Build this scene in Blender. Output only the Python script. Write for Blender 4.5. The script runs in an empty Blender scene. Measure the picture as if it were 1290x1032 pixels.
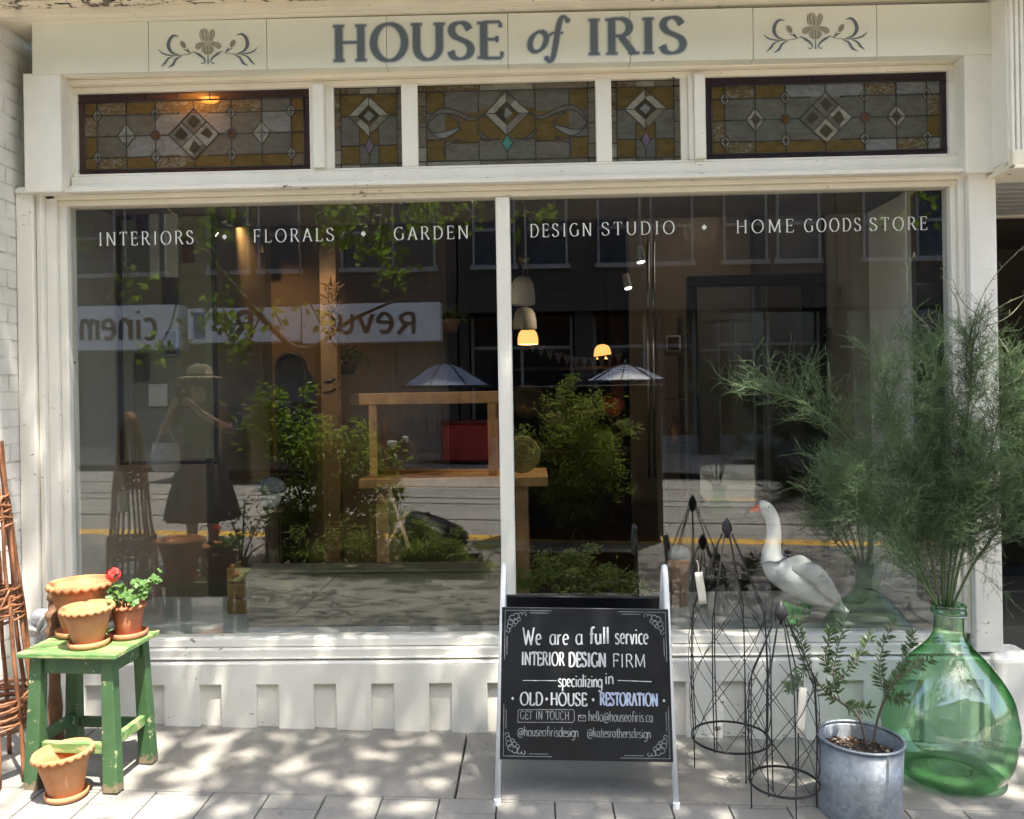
import bpy, bmesh, math, random
import numpy as np
from mathutils import Vector, Matrix, Euler
random.seed(7); rng = np.random.default_rng(7)
S = bpy.context.scene
col = S.collection
# ------------------------------------------------------------------ camera, sky, sun, exposure
F, PX, PY = 1033.0, 645.0, 490.0                 # focal length and principal point in photo pixels
CAM = Vector((0, -3.9, 1.6))
CR = Matrix.Rotation(math.radians(1.54), 3, 'Z') @ Matrix.Rotation(math.pi/2, 3, 'X') @ Matrix.Rotation(math.radians(-0.95), 3, 'Z')
cd = bpy.data.cameras.new("camera"); cam = bpy.data.objects.new("camera", cd); col.objects.link(cam)
cam.matrix_world = Matrix.Translation(CAM) @ CR.to_4x4()
cd.sensor_fit = 'HORIZONTAL'; cd.sensor_width = 36; cd.lens = 36*F/1290
cd.shift_y = -26/1290; cd.clip_start = .05; cd.clip_end = 600
S.camera = cam
SUN = Vector((.19, -.29, 1)).normalized()
sun_el = math.asin(SUN.z)
w = bpy.data.worlds.new("World"); S.world = w; w.use_nodes = True
nt = w.node_tree; bg = nt.nodes['Background']
sky = nt.nodes.new('ShaderNodeTexSky'); sky.sky_type = 'NISHITA'; sky.sun_disc = False
sky.sun_elevation = sun_el; sky.sun_rotation = math.atan2(SUN.x, SUN.y)
sky.air_density = 1.0; sky.dust_density = 3.0; sky.ozone_density = 1.0
nt.links.new(sky.outputs[0], bg.inputs[0]); bg.inputs[1].default_value = .15
sl = bpy.data.lights.new("sun", 'SUN'); sl.energy = 2.8; sl.angle = math.radians(.55); sl.color = (1, .94, .84)
so = bpy.data.objects.new("sun", sl); col.objects.link(so); so.rotation_euler = SUN.to_track_quat('Z', 'Y').to_euler()
so.location = SUN*30
S.view_settings.view_transform = 'Standard'; S.view_settings.look = 'None'
S.view_settings.exposure = 2.6; S.view_settings.gamma = 1
cy = S.cycles; cy.use_denoising = True; cy.max_bounces = 9; cy.transparent_max_bounces = 24
cy.diffuse_bounces = 4; cy.glossy_bounces = 5; cy.transmission_bounces = 8; cy.sample_clamp_indirect = 6
cy.caustics_reflective = False; cy.caustics_refractive = False

# ------------------------------------------------------------------ helpers
def at(x, y, Y):
    """the point of the plane Y that photo pixel (x, y) shows"""
    d = CR @ Vector(((x-PX)/F, -(y-PY)/F, -1)); t = (Y-CAM.y)/d.y
    return CAM + d*t
def gz(x): return -.027*x                          # the pavement falls gently to the right
def gr(x, y):
    d = CR @ Vector(((x-PX)/F, -(y-PY)/F, -1)); t = -(CAM.z+.027*CAM.x)/(d.z+.027*d.x)
    return CAM + d*t
V = Vector
ORG = {}
def tag(o, label=None, cat=None, group=None, kind=None):
    if label: o['label'] = label
    if cat: o['category'] = cat
    if group: o['group'] = group
    if kind: o['kind'] = kind
    return o
def thing(name, label, cat, loc=(0, 0, 0), group=None, rot=(0, 0, 0)):
    o = bpy.data.objects.new(name, None); o.empty_display_size = .1; col.objects.link(o)
    o.location = loc; o.rotation_euler = rot; ORG[o.name] = V(loc)
    return tag(o, label, cat, group)
def copy_tree(o, parent=None):
    c = o.copy(); col.objects.link(c); c.parent = parent
    ORG[c.name] = ORG.get(o.name, V((0, 0, 0)))
    for ch in list(o.children): copy_tree(ch, c)
    return c
class MB:
    def __init__(s): s.v = []; s.f = []; s.m = []; s.mi = 0
    def add(s, vs, fs):
        b = len(s.v); s.v += [tuple(p) for p in vs]
        for f in fs: s.f.append([i+b for i in f]); s.m.append(s.mi)
        return s
    def box(s, x0, x1, y0, y1, z0, z1):
        if x0 > x1: x0, x1 = x1, x0
        if y0 > y1: y0, y1 = y1, y0
        if z0 > z1: z0, z1 = z1, z0
        return s.add([(x0,y0,z0),(x1,y0,z0),(x1,y1,z0),(x0,y1,z0),(x0,y0,z1),(x1,y0,z1),(x1,y1,z1),(x0,y1,z1)],
              [(0,3,2,1),(4,5,6,7),(0,1,5,4),(1,2,6,5),(2,3,7,6),(3,0,4,7)])
    def hexa(s, p): return s.add(p, [(0,3,2,1),(4,5,6,7),(0,1,5,4),(1,2,6,5),(2,3,7,6),(3,0,4,7)])
    def bar(s, a, b, wx, wy, up=(0, 0, 1), wx2=None, wy2=None):
        """a beam from a to b, wx by wy in section"""
        a, b = V(a), V(b); d = (b-a).normalized(); u = V(up)
        if abs(d.dot(u)) > .97: u = V((0, 1, 0))
        r = d.cross(u).normalized(); u = r.cross(d)
        wx2 = wx2 or wx; wy2 = wy2 or wy; P = []
        for p, A, B in ((a, wx, wy), (b, wx2, wy2)):
            for i, j in ((-1,-1),(1,-1),(1,1),(-1,1)): P.append(p+r*(i*A/2)+u*(j*B/2))
        return s.hexa(P)
    def tube(s, pts, r, n=8, closed=False, cap=True):
        pts = [V(p) for p in pts]; N = len(pts)
        rs = [r]*N if isinstance(r, (int, float)) else list(r)
        T = []
        for i in range(N):
            a = pts[i-1] if (i or closed) else pts[0]; b = pts[(i+1) % N] if (i < N-1 or closed) else pts[-1]
            t = b-a; T.append(t.normalized() if t.length > 1e-9 else V((0, 0, 1)))
        u = T[0].orthogonal().normalized(); vs = []
        for i in range(N):
            u = u-T[i]*u.dot(T[i]); u = u.normalized() if u.length > 1e-6 else T[i].orthogonal().normalized()
            w_ = T[i].cross(u)
            for k in range(n):
                a = 2*math.pi*k/n; vs.append(pts[i]+(u*math.cos(a)+w_*math.sin(a))*rs[i])
        fs = []
        for i in range(N if closed else N-1):
            j = (i+1) % N
            for k in range(n):
                l = (k+1) % n; fs.append((i*n+k, i*n+l, j*n+l, j*n+k))
        if cap and not closed:
            fs.append(tuple(range(n-1, -1, -1))); fs.append(tuple((N-1)*n+k for k in range(n)))
        return s.add(vs, fs)
    def lathe(s, prof, n=32, c=(0, 0, 0), fn=None):
        vs = []
        for i, (r, z) in enumerate(prof):
            for k in range(n):
                a = 2*math.pi*k/n; rr, zz = fn(i, a, r, z) if fn else (r, z)
                vs.append((c[0]+rr*math.cos(a), c[1]+rr*math.sin(a), c[2]+zz))
        fs = []
        for i in range(len(prof)-1):
            for k in range(n):
                l = (k+1) % n; fs.append((i*n+k, i*n+l, (i+1)*n+l, (i+1)*n+k))
        return s.add(vs, fs)
    def ball(s, c, rx, ry=None, rz=None, n=12, m=8, jit=0):
        ry = ry or rx; rz = rz or rx; vs = [(c[0], c[1], c[2]-rz)]
        for i in range(1, m):
            t = math.pi*i/m
            for k in range(n):
                a = 2*math.pi*k/n; q = 1+random.uniform(-jit, jit)
                vs.append((c[0]+rx*q*math.sin(t)*math.cos(a), c[1]+ry*q*math.sin(t)*math.sin(a), c[2]-rz*q*math.cos(t)))
        vs.append((c[0], c[1], c[2]+rz)); fs = []
        for k in range(n): fs.append((0, 1+(k+1) % n, 1+k))
        for i in range(m-2):
            for k in range(n):
                l = (k+1) % n; fs.append((1+i*n+k, 1+i*n+l, 1+(i+1)*n+l, 1+(i+1)*n+k))
        e = len(vs)-1; b = 1+(m-2)*n
        for k in range(n): fs.append((b+k, b+(k+1) % n, e))
        return s.add(vs, fs)
    def loft(s, rings, cap=True):
        n = len(rings[0]); vs = [p for r in rings for p in r]; fs = []
        for i in range(len(rings)-1):
            for k in range(n):
                l = (k+1) % n; fs.append((i*n+k, i*n+l, (i+1)*n+l, (i+1)*n+k))
        if cap: fs.append(tuple(range(n-1, -1, -1))); fs.append(tuple((len(rings)-1)*n+k for k in range(n)))
        return s.add(vs, fs)
    def leaf(s, p, d, nrm, L, W):
        """a small lance-shaped leaf, folded along its midrib"""
        d = V(d).normalized(); n = V(nrm); r = d.cross(n)
        r = r.normalized() if r.length > 1e-6 else d.orthogonal().normalized(); n = r.cross(d)
        p = V(p); a = p+d*L*.38; b = p+d*L*.72
        return s.add([p, a+r*W/2+n*W*.15, a-n*W*.05, a-r*W/2+n*W*.15, b+r*W*.36+n*W*.1, b-n*W*.05, b-r*W*.36+n*W*.1, p+d*L-n*W*.1],
              [(0,1,2),(0,2,3),(1,4,5,2),(2,5,6,3),(4,7,5),(5,7,6)])
    def build(s, name, mats, parent=None, smooth=False, bevel=0, local=False, seg=2):
        me = bpy.data.meshes.new(name)
        if parent is not None and not local:
            o = ORG[parent.name]; vs = [(x-o.x, y-o.y, z-o.z) for x, y, z in s.v]
        else: vs = s.v
        me.from_pydata(vs, [], s.f)
        if not isinstance(mats, (list, tuple)): mats = [mats]
        for m in mats: me.materials.append(m)
        if len(mats) > 1: me.polygons.foreach_set('material_index', s.m)
        bm = bmesh.new(); bm.from_mesh(me); bmesh.ops.recalc_face_normals(bm, faces=bm.faces); bm.to_mesh(me); bm.free()
        if smooth: me.polygons.foreach_set('use_smooth', [True]*len(me.polygons))
        me.update()
        ob = bpy.data.objects.new(name, me); col.objects.link(ob)
        if parent is not None: ob.parent = parent; ORG[ob.name] = ORG[parent.name]
        if bevel:
            b = ob.modifiers.new('bevel', 'BEVEL'); b.width = bevel; b.segments = seg; b.limit_method = 'ANGLE'; b.angle_limit = math.radians(40)
        if smooth == 'auto':
            pass
        return ob
def spline(pts, n=8):
    """Catmull-Rom through pts (any dimension)"""
    P = [np.array(p, float) for p in pts]; out = []
    for i in range(len(P)-1):
        a = P[i-1] if i else 2*P[0]-P[1]; b, c = P[i], P[i+1]; d = P[i+2] if i+2 < len(P) else 2*P[-1]-P[-2]
        for k in range(n):
            t = k/n; out.append(.5*((2*b)+(c-a)*t+(2*a-5*b+4*c-d)*t*t+(-a+3*b-3*c+d)*t**3))
    out.append(P[-1]); return out

# ------------------------------------------------------------------ materials
def nodes(name):
    m = bpy.data.materials.new(name); m.use_nodes = True; t = m.node_tree
    return m, t, t.nodes['Principled BSDF'], t.nodes['Material Output']
def N(t, kind, **kw):
    n = t.nodes.new(kind)
    for k, v in kw.items():
        if k in n.inputs: n.inputs[k].default_value = v
        else: setattr(n, k, v)
    return n
def noise(t, scale, detail=4, rough=.6, vec=None, dist=0):
    n = N(t, 'ShaderNodeTexNoise', Scale=scale, Detail=detail, Roughness=rough, Distortion=dist)
    if vec is not None: t.links.new(vec, n.inputs['Vector'])
    return n.outputs['Fac']
def ramp(t, fac, stops):
    r = t.nodes.new('ShaderNodeValToRGB'); e = r.color_ramp.elements
    while len(e) < len(stops): e.new(.5)
    for q, (p, c) in zip(e, stops): q.position = p; q.color = (*c, 1) if len(c) == 3 else c
    t.links.new(fac, r.inputs[0]); return r.outputs[0]
def mixc(t, fac, a, b, mode='MIX'):
    m = t.nodes.new('ShaderNodeMix'); m.data_type = 'RGBA'; m.blend_type = mode
    for sock, val in ((m.inputs[0], fac), (m.inputs[6], a), (m.inputs[7], b)):
        if hasattr(val, 'is_output'): t.links.new(val, sock)
        else: sock.default_value = (*val, 1) if isinstance(val, tuple) and len(val) == 3 else val
    return m.outputs[2]
def math_(t, op, a, b=0.0, c=0.0):
    m = t.nodes.new('ShaderNodeMath'); m.operation = op
    for i, val in enumerate((a, b, c)):
        if hasattr(val, 'is_output'): t.links.new(val, m.inputs[i])
        else: m.inputs[i].default_value = val
    return m.outputs[0]
def objco(t): return t.nodes.new('ShaderNodeTexCoord').outputs['Object']
def bumpn(t, b, h, strength, dist=.01):
    n = N(t, 'ShaderNodeBump', Strength=strength, Distance=dist); t.links.new(h, n.inputs['Height']); t.links.new(n.outputs[0], b.inputs['Normal'])
def M(name, c, rough=.6, var=.12, scale=6, bump=0, bscale=60, metal=0, spec=.5, sub=None):
    m, t, b, o = nodes(name); co = objco(t)
    f = noise(t, scale, 5, .65, co)
    lo = tuple(max(0, x*(1-var*1.6)) for x in c); hi = tuple(min(1, x*(1+var*1.3)) for x in c)
    t.links.new(ramp(t, f, [(.25, lo), (.75, hi)]), b.inputs['Base Color'])
    b.inputs['Roughness'].default_value = rough; b.inputs['Metallic'].default_value = metal
    b.inputs['Specular IOR Level'].default_value = spec
    if bump: bumpn(t, b, noise(t, bscale, 4, .6, co), bump)
    return m
def paint(name, c, chips=.0, grime=.12, crack=False, zchip=False):
    """old brush painted timber: faint dirt, brush relief, chips down to dark wood"""
    m, t, b, o = nodes(name); co = objco(t)
    f = noise(t, 2.2, 6, .7, co); base = ramp(t, f, [(.3, tuple(x*(1-grime) for x in c)), (.62, c)])
    st = noise(t, 14, 5, .7, co); base = mixc(t, math_(t, 'MULTIPLY', ramp(t, st, [(.62, (0,0,0)), (.8, (1,1,1))]), .25), base, (.45, .42, .36))
    h = noise(t, 90, 3, .6, co)
    if chips or zchip:
        mp = N(t, 'ShaderNodeMapping'); mp.inputs['Scale'].default_value = (1, 1, 2.6); t.links.new(co, mp.inputs[0])
        cn = noise(t, 16, 7, .72, mp.outputs[0], .3)
        big = noise(t, 1.7, 2, .5, co)
        cf = math_(t, 'ADD', cn, math_(t, 'MULTIPLY', math_(t, 'SUBTRACT', big, .5), .35))
        if zchip:
            sx = t.nodes.new('ShaderNodeSeparateXYZ'); t.links.new(co, sx.inputs[0])
            low = math_(t, 'SUBTRACT', .095, math_(t, 'ADD', sx.outputs[2], math_(t, 'MULTIPLY', sx.outputs[0], .027)))
            cf = math_(t, 'ADD', cf, math_(t, 'MULTIPLY', math_(t, 'MAXIMUM', low, -.03), .8))
        k = math_(t, 'GREATER_THAN', cf, .74-chips)
        base = mixc(t, k, base, mixc(t, cn, (.04, .035, .03), (.16, .12, .08)))
        h = math_(t, 'SUBTRACT', h, math_(t, 'MULTIPLY', k, 2.5))
    if crack:
        vo = t.nodes.new('ShaderNodeTexVoronoi'); vo.feature = 'DISTANCE_TO_EDGE'; vo.inputs['Scale'].default_value = 13
        mp = N(t, 'ShaderNodeMapping'); mp.inputs['Scale'].default_value = (.45, 1.6, 1.6); t.links.new(co, mp.inputs[0]); t.links.new(mp.outputs[0], vo.inputs['Vector'])
        k = math_(t, 'MULTIPLY', math_(t, 'LESS_THAN', vo.outputs['Distance'], .045), math_(t, 'GREATER_THAN', noise(t, 5, 5, .7, co), .5))
        base = mixc(t, k, base, (.03, .026, .02))
    t.links.new(base, b.inputs['Base Color']); b.inputs['Roughness'].default_value = .5
    bumpn(t, b, h, .22, .004)
    return m
white = paint('white_paint', (.82, .785, .71), .05)
cream = paint('bounce_cream_paint', (.83, .76, .62), .06)  # warm ground bounce on the undersides is put into this cream
peel = paint('peeling_paint', (.78, .70, .56), .17, crack=True)
plinth_paint = paint('plinth_paint', (.79, .765, .70), .03, .18, zchip=True)
sign_paint = paint('sign_paint', (.74, .735, .63), -.2, .06)
def brickmat():
    m, t, b, o = nodes('white_painted_brick'); co = objco(t)
    s = t.nodes.new('ShaderNodeSeparateXYZ'); t.links.new(co, s.inputs[0])
    cx = t.nodes.new('ShaderNodeCombineXYZ'); t.links.new(math_(t, 'ADD', s.outputs[0], s.outputs[1]), cx.inputs[0]); t.links.new(s.outputs[2], cx.inputs[1])
    br = t.nodes.new('ShaderNodeTexBrick'); t.links.new(cx.outputs[0], br.inputs['Vector'])
    for k, v in (('Scale', 1), ('Brick Width', .23), ('Row Height', .081), ('Mortar Size', .006), ('Mortar Smooth', .3)): br.inputs[k].default_value = v
    f = noise(t, 5, 6, .7, co); gap = math_(t, 'MULTIPLY', br.outputs['Fac'], ramp(t, noise(t, 9, 4, .6, co), [(.48, (.05,.05,.05)), (.66, (.8,.8,.8))]))
    c = ramp(t, f, [(.3, (.60, .57, .52)), (.65, (.76, .73, .68))])
    c = mixc(t, gap, c, (.3, .28, .24)); fl = math_(t, 'GREATER_THAN', noise(t, 22, 6, .75, co), .73)
    t.links.new(mixc(t, fl, c, (.07, .06, .05)), b.inputs['Base Color']); b.inputs['Roughness'].default_value = .6
    bumpn(t, b, math_(t, 'SUBTRACT', math_(t, 'MULTIPLY', noise(t, 30, 4, .6, co), .25), math_(t, 'MULTIPLY', br.outputs['Fac'], 1)), .9, .006)
    return m
brick_white = brickmat()
def concrete(name, c, sc=1):
    m, t, b, o = nodes(name); co = objco(t)
    f = noise(t, 1.3*sc, 7, .7, co); g = noise(t, 55, 5, .7, co); sp = noise(t, 190, 3, .7, co)
    k = ramp(t, f, [(.3, tuple(x*.66 for x in c)), (.68, tuple(x*1.15 for x in c))])
    k = mixc(t, .35, k, ramp(t, g, [(.3, tuple(x*.75 for x in c)), (.7, tuple(x*1.25 for x in c))]))
    k = mixc(t, math_(t, 'MULTIPLY', math_(t, 'GREATER_THAN', sp, .66), .4), k, tuple(x*.45 for x in c))
    st = ramp(t, noise(t, 11, 3, .6, co), [(.655, (0,0,0)), (.69, (1,1,1))])
    k = mixc(t, math_(t, 'MULTIPLY', st, .45), k, tuple(x*.4 for x in c))
    t.links.new(k, b.inputs['Base Color']); b.inputs['Roughness'].default_value = .85
    bumpn(t, b, math_(t, 'ADD', g, math_(t, 'MULTIPLY', sp, .6)), .35, .003); return m
conc = concrete('concrete', (.225, .212, .188)); pave = concrete('paver_concrete', (.215, .205, .185), 2)
asph = concrete('road_concrete', (.27, .255, .225), .6); joint = M('joint_dirt', (.05, .045, .038), .95)
yellow = M('yellow_kerb_paint', (.62, .36, .05), .7, .3, 9)
def glassmat(name, f0, tint=(1, 1, 1), wav=.0, thick=0.0, rough=0.0):
    """clear pane: lets light straight through, mirrors more towards grazing angles"""
    m = bpy.data.materials.new(name); m.use_nodes = True; t = m.node_tree; t.nodes.clear()
    o = t.nodes.new('ShaderNodeOutputMaterial'); g = t.nodes.new('ShaderNodeNewGeometry')
    dp = t.nodes.new('ShaderNodeVectorMath'); dp.operation = 'DOT_PRODUCT'; t.links.new(g.outputs['Normal'], dp.inputs[0]); t.links.new(g.outputs['Incoming'], dp.inputs[1])
    c = math_(t, 'ABSOLUTE', dp.outputs['Value']); fr = math_(t, 'MULTIPLY_ADD', math_(t, 'POWER', math_(t, 'SUBTRACT', 1, c), 5), 1-f0, f0)
    tr = t.nodes.new('ShaderNodeBsdfTransparent'); gl = t.nodes.new('ShaderNodeBsdfGlossy'); gl.inputs['Roughness'].default_value = rough
    gl.inputs['Color'].default_value = (1, 1, 1, 1)
    if thick:
        e = math_(t, 'DIVIDE', thick, math_(t, 'MAXIMUM', c, .12)); rgb = t.nodes.new('ShaderNodeCombineColor')
        for i in range(3): t.links.new(math_(t, 'POWER', tint[i], e), rgb.inputs[i])
        t.links.new(rgb.outputs[0], tr.inputs[0])
    else: tr.inputs[0].default_value = (*tint, 1)
    if wav:
        co = objco(t); bn = N(t, 'ShaderNodeBump', Strength=wav, Distance=.02); t.links.new(noise(t, 1.6, 2, .4, co), bn.inputs['Height']); t.links.new(bn.outputs[0], gl.inputs['Normal'])
    mx = t.nodes.new('ShaderNodeMixShader'); t.links.new(fr, mx.inputs[0]); t.links.new(tr.outputs[0], mx.inputs[1]); t.links.new(gl.outputs[0], mx.inputs[2]); t.links.new(mx.outputs[0], o.inputs[0])
    return m
pane_glass = glassmat('window_glass', .049, (.93, .94, .93), .012)
bottle_glass = glassmat('green_bottle_glass', .085, (.35, .65, .38), .04, .36)
clear_glass = glassmat('clear_glass', .05, (.9, .92, .9))
def leafmat(name, a, b_, trans=.35, rough=.45):
    m, t, b, o = nodes(name); co = objco(t); c = ramp(t, noise(t, 26, 3, .6, co), [(.3, a), (.7, b_)])
    t.links.new(c, b.inputs['Base Color']); b.inputs['Roughness'].default_value = rough
    tl = t.nodes.new('ShaderNodeBsdfTranslucent'); t.links.new(mixc(t, .5, c, (.25, .4, .03)), tl.inputs[0])
    mx = t.nodes.new('ShaderNodeMixShader'); mx.inputs[0].default_value = trans
    t.links.new(b.outputs[0], mx.inputs[1]); t.links.new(tl.outputs[0], mx.inputs[2]); t.links.new(mx.outputs[0], o.inputs[0]); return m
def emis(name, c, s):
    m, t, b, o = nodes(name); b.inputs['Base Color'].default_value = (.8, .7, .5, 1); b.inputs['Emission Color'].default_value = (*c, 1); b.inputs['Emission Strength'].default_value = s; return m
slate = M('slate_blue_paint', (.115, .14, .165), .55, .08); slate_pale = M('pale_blue_grey_paint', (.40, .45, .47), .55, .06)
tan_paint = M('tan_paint', (.42, .39, .31), .6, .1); tan_line = M('brown_line_paint', (.15, .14, .115), .6)
vinyl = M('white_vinyl', (.66, .66, .62), .5, .03)
lead_m = M('lead_came', (.045, .042, .04), .45, .2, metal=.3)
black_m = M('black_metal', (.012, .012, .013), .5, .2, 20); steel = M('steel', (.42, .42, .42), .3, .1, metal=1)
wood = M('pale_wood', (.50, .29, .14), .5, .25, 7, .1); dkwood = M('dark_wood', (.07, .04, .025), .5, .3, 6)
tag_paper = M('paper_tag', (.72, .68, .58), .8, .08)

# ------------------------------------------------------------------ lettering: one skeleton font, drawn with a broad nib
def arc(cx, cy, rx, ry, a0, a1, n=14):
    return [(cx+rx*math.cos(math.radians(a0+(a1-a0)*i/n)), cy+ry*math.sin(math.radians(a0+(a1-a0)*i/n))) for i in range(n+1)]
S_ = spline([(.50,.80),(.40,.95),(.25,1.0),(.08,.93),(.03,.77),(.12,.62),(.28,.53),(.46,.42),(.53,.25),(.45,.07),(.26,0),(.08,.05),(.0,.22)], 4)
s_ = spline([(.33,.53),(.2,.62),(.06,.56),(.04,.44),(.2,.33),(.36,.2),(.32,.05),(.17,0),(.0,.08)], 4)
o_ = arc(.23,.31,.23,.31,90,450)
G = {  # glyph: (advance, strokes, serif feet)
'A': (.72, [[(.03,0),(.36,1)],[(.36,1),(.69,0)],[(.15,.36),(.57,.36)]], [(.03,0),(.69,0)]),
'C': (.78, [arc(.42,.5,.4,.5,48,312)], []),
'D': (.78, [[(.1,0),(.1,1)],[(.1,1),(.3,1)]+arc(.3,.5,.42,.5,90,-90)+[(.1,0)]], [(.1,0),(.1,1)]),
'E': (.60, [[(.1,0),(.1,1)],[(.1,1),(.53,1)],[(.1,.52),(.44,.52)],[(.1,0),(.56,0)],[(.53,1),(.535,.84)],[(.56,0),(.575,.18)],[(.44,.43),(.44,.61)]], [(.08,0),(.08,1)]),
'F': (.58, [[(.1,0),(.1,1)],[(.1,1),(.53,1)],[(.1,.5),(.43,.5)],[(.53,1),(.535,.84)],[(.43,.41),(.43,.59)]], [(.1,0),(.08,1)]),
'G': (.82, [arc(.42,.5,.4,.5,50,330),[(.72,.42),(.72,.06)]], [(.72,.44)]),
'H': (.84, [[(.12,0),(.12,1)],[(.7,0),(.7,1)],[(.12,.52),(.7,.52)]], [(.12,0),(.12,1),(.7,0),(.7,1)]),
'I': (.34, [[(.16,0),(.16,1)]], [(.16,0),(.16,1)]),
'L': (.58, [[(.1,0),(.1,1)],[(.1,0),(.53,0)],[(.53,0),(.55,.18)]], [(.08,0),(.1,1)]),
'M': (.98, [[(.1,0),(.13,1)],[(.13,1),(.48,.08)],[(.48,.08),(.83,1)],[(.83,1),(.86,0)]], [(.1,0),(.1,1),(.86,0),(.86,1)]),
'N': (.84, [[(.1,0),(.1,1)],[(.1,1),(.72,0)],[(.72,0),(.72,1)]], [(.1,0),(.08,1),(.72,1)]),
'O': (.88, [arc(.43,.5,.41,.51,90,450,26)], []),
'R': (.70, [[(.1,0),(.1,1)],[(.1,1),(.3,1)]+arc(.3,.755,.25,.245,90,-90)+[(.1,.51)],[(.33,.51),(.66,0)]], [(.1,0),(.08,1),(.66,0)]),
'S': (.60, [S_], []),
'T': (.66, [[(.33,0),(.33,1)],[(.03,1),(.63,1)],[(.03,1),(.025,.83)],[(.63,1),(.635,.83)]], [(.33,0)]),
'U': (.82, [[(.1,1),(.1,.36)]+arc(.4,.34,.3,.34,180,360)+[(.7,1)]], [(.1,1),(.7,1)]),
'W': (1.0, [[(.0,1),(.25,0)],[(.25,0),(.45,.85)],[(.45,.75),(.68,0)],[(.68,0),(.92,1)]], []),
'a': (.50, [arc(.22,.3,.2,.3,60,360)+[(.42,.3)],[(.42,.62),(.42,.1),(.48,0)]], []),
'c': (.42, [arc(.24,.31,.22,.31,50,310)], []),
'd': (.50, [o_,[(.45,1),(.45,0)]], []),
'e': (.46, [[(.03,.32),(.41,.36)]+arc(.22,.32,.2,.3,12,310)], []),
'f': (.36, [spline([(.38,.93),(.27,1.0),(.17,.88),(.16,.6),(.15,.3),(.12,0)],4),[(.0,.58),(.34,.6)]], []),
'j': (.36, [spline([(.38,.93),(.27,1.0),(.17,.88),(.16,.5),(.13,0),(.06,-.22),(-.08,-.22)],4),[(.0,.58),(.34,.6)]], []),
'g': (.50, [o_,spline([(.45,.62),(.45,.1),(.43,-.22),(.25,-.36),(.05,-.26)],4)], []),
'h': (.50, [[(.04,1),(.04,0)],spline([(.04,.4),(.2,.62),(.38,.52),(.41,.25),(.41,0)],4)], []),
'i': (.20, [[(.08,.6),(.08,0)],[(.08,.8),(.085,.87)]], []),
'k': (.46, [[(.04,1),(.04,0)],[(.38,.6),(.05,.26)],[(.16,.34),(.42,0)]], []),
'l': (.19, [[(.08,1),(.08,0)]], []),
'm': (.72, [[(.04,.6),(.04,0)],spline([(.04,.4),(.18,.61),(.3,.5),(.32,0)],4),spline([(.32,.4),(.46,.61),(.6,.5),(.62,0)],4)], []),
'n': (.48, [[(.04,.6),(.04,0)],spline([(.04,.4),(.2,.62),(.36,.52),(.39,.25),(.39,0)],4)], []),
'o': (.50, [o_], []),
'p': (.50, [[(.04,.6),(.04,-.36)],arc(.24,.31,.22,.3,150,-150)], []),
'r': (.34, [[(.04,.6),(.04,0)],spline([(.04,.36),(.15,.58),(.3,.57)],4)], []),
's': (.40, [s_], []),
't': (.34, [spline([(.16,.9),(.15,.15),(.22,0),(.32,.05)],4),[(.02,.62),(.31,.62)]], []),
'u': (.48, [spline([(.04,.6),(.04,.2),(.16,0),(.32,.08),(.39,.3)],4),[(.39,.6),(.39,0)]], []),
'v': (.44, [[(.02,.6),(.2,0)],[(.2,0),(.39,.6)]], []),
'z': (.42, [[(.04,.6),(.36,.6)],[(.36,.6),(.03,0)],[(.03,0),(.38,0)]], []),
'@': (.86, [arc(.42,.32,.15,.2,0,360),[(.58,.52),(.58,.2)],spline([(.58,.2),(.7,.14),(.8,.35),(.72,.66),(.42,.8),(.1,.62),(.03,.3),(.15,-.05),(.45,-.14),(.68,-.06)],4)], []),
'.': (.2, [[(.05,.0),(.12,.0)]], []), '-': (.3, [[(.05,.4),(.22,.4)]], []), ' ': (.4, [], []),
}
def twidth(txt, sp): return sum(G[c][0]+sp for c in txt)-sp
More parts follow.
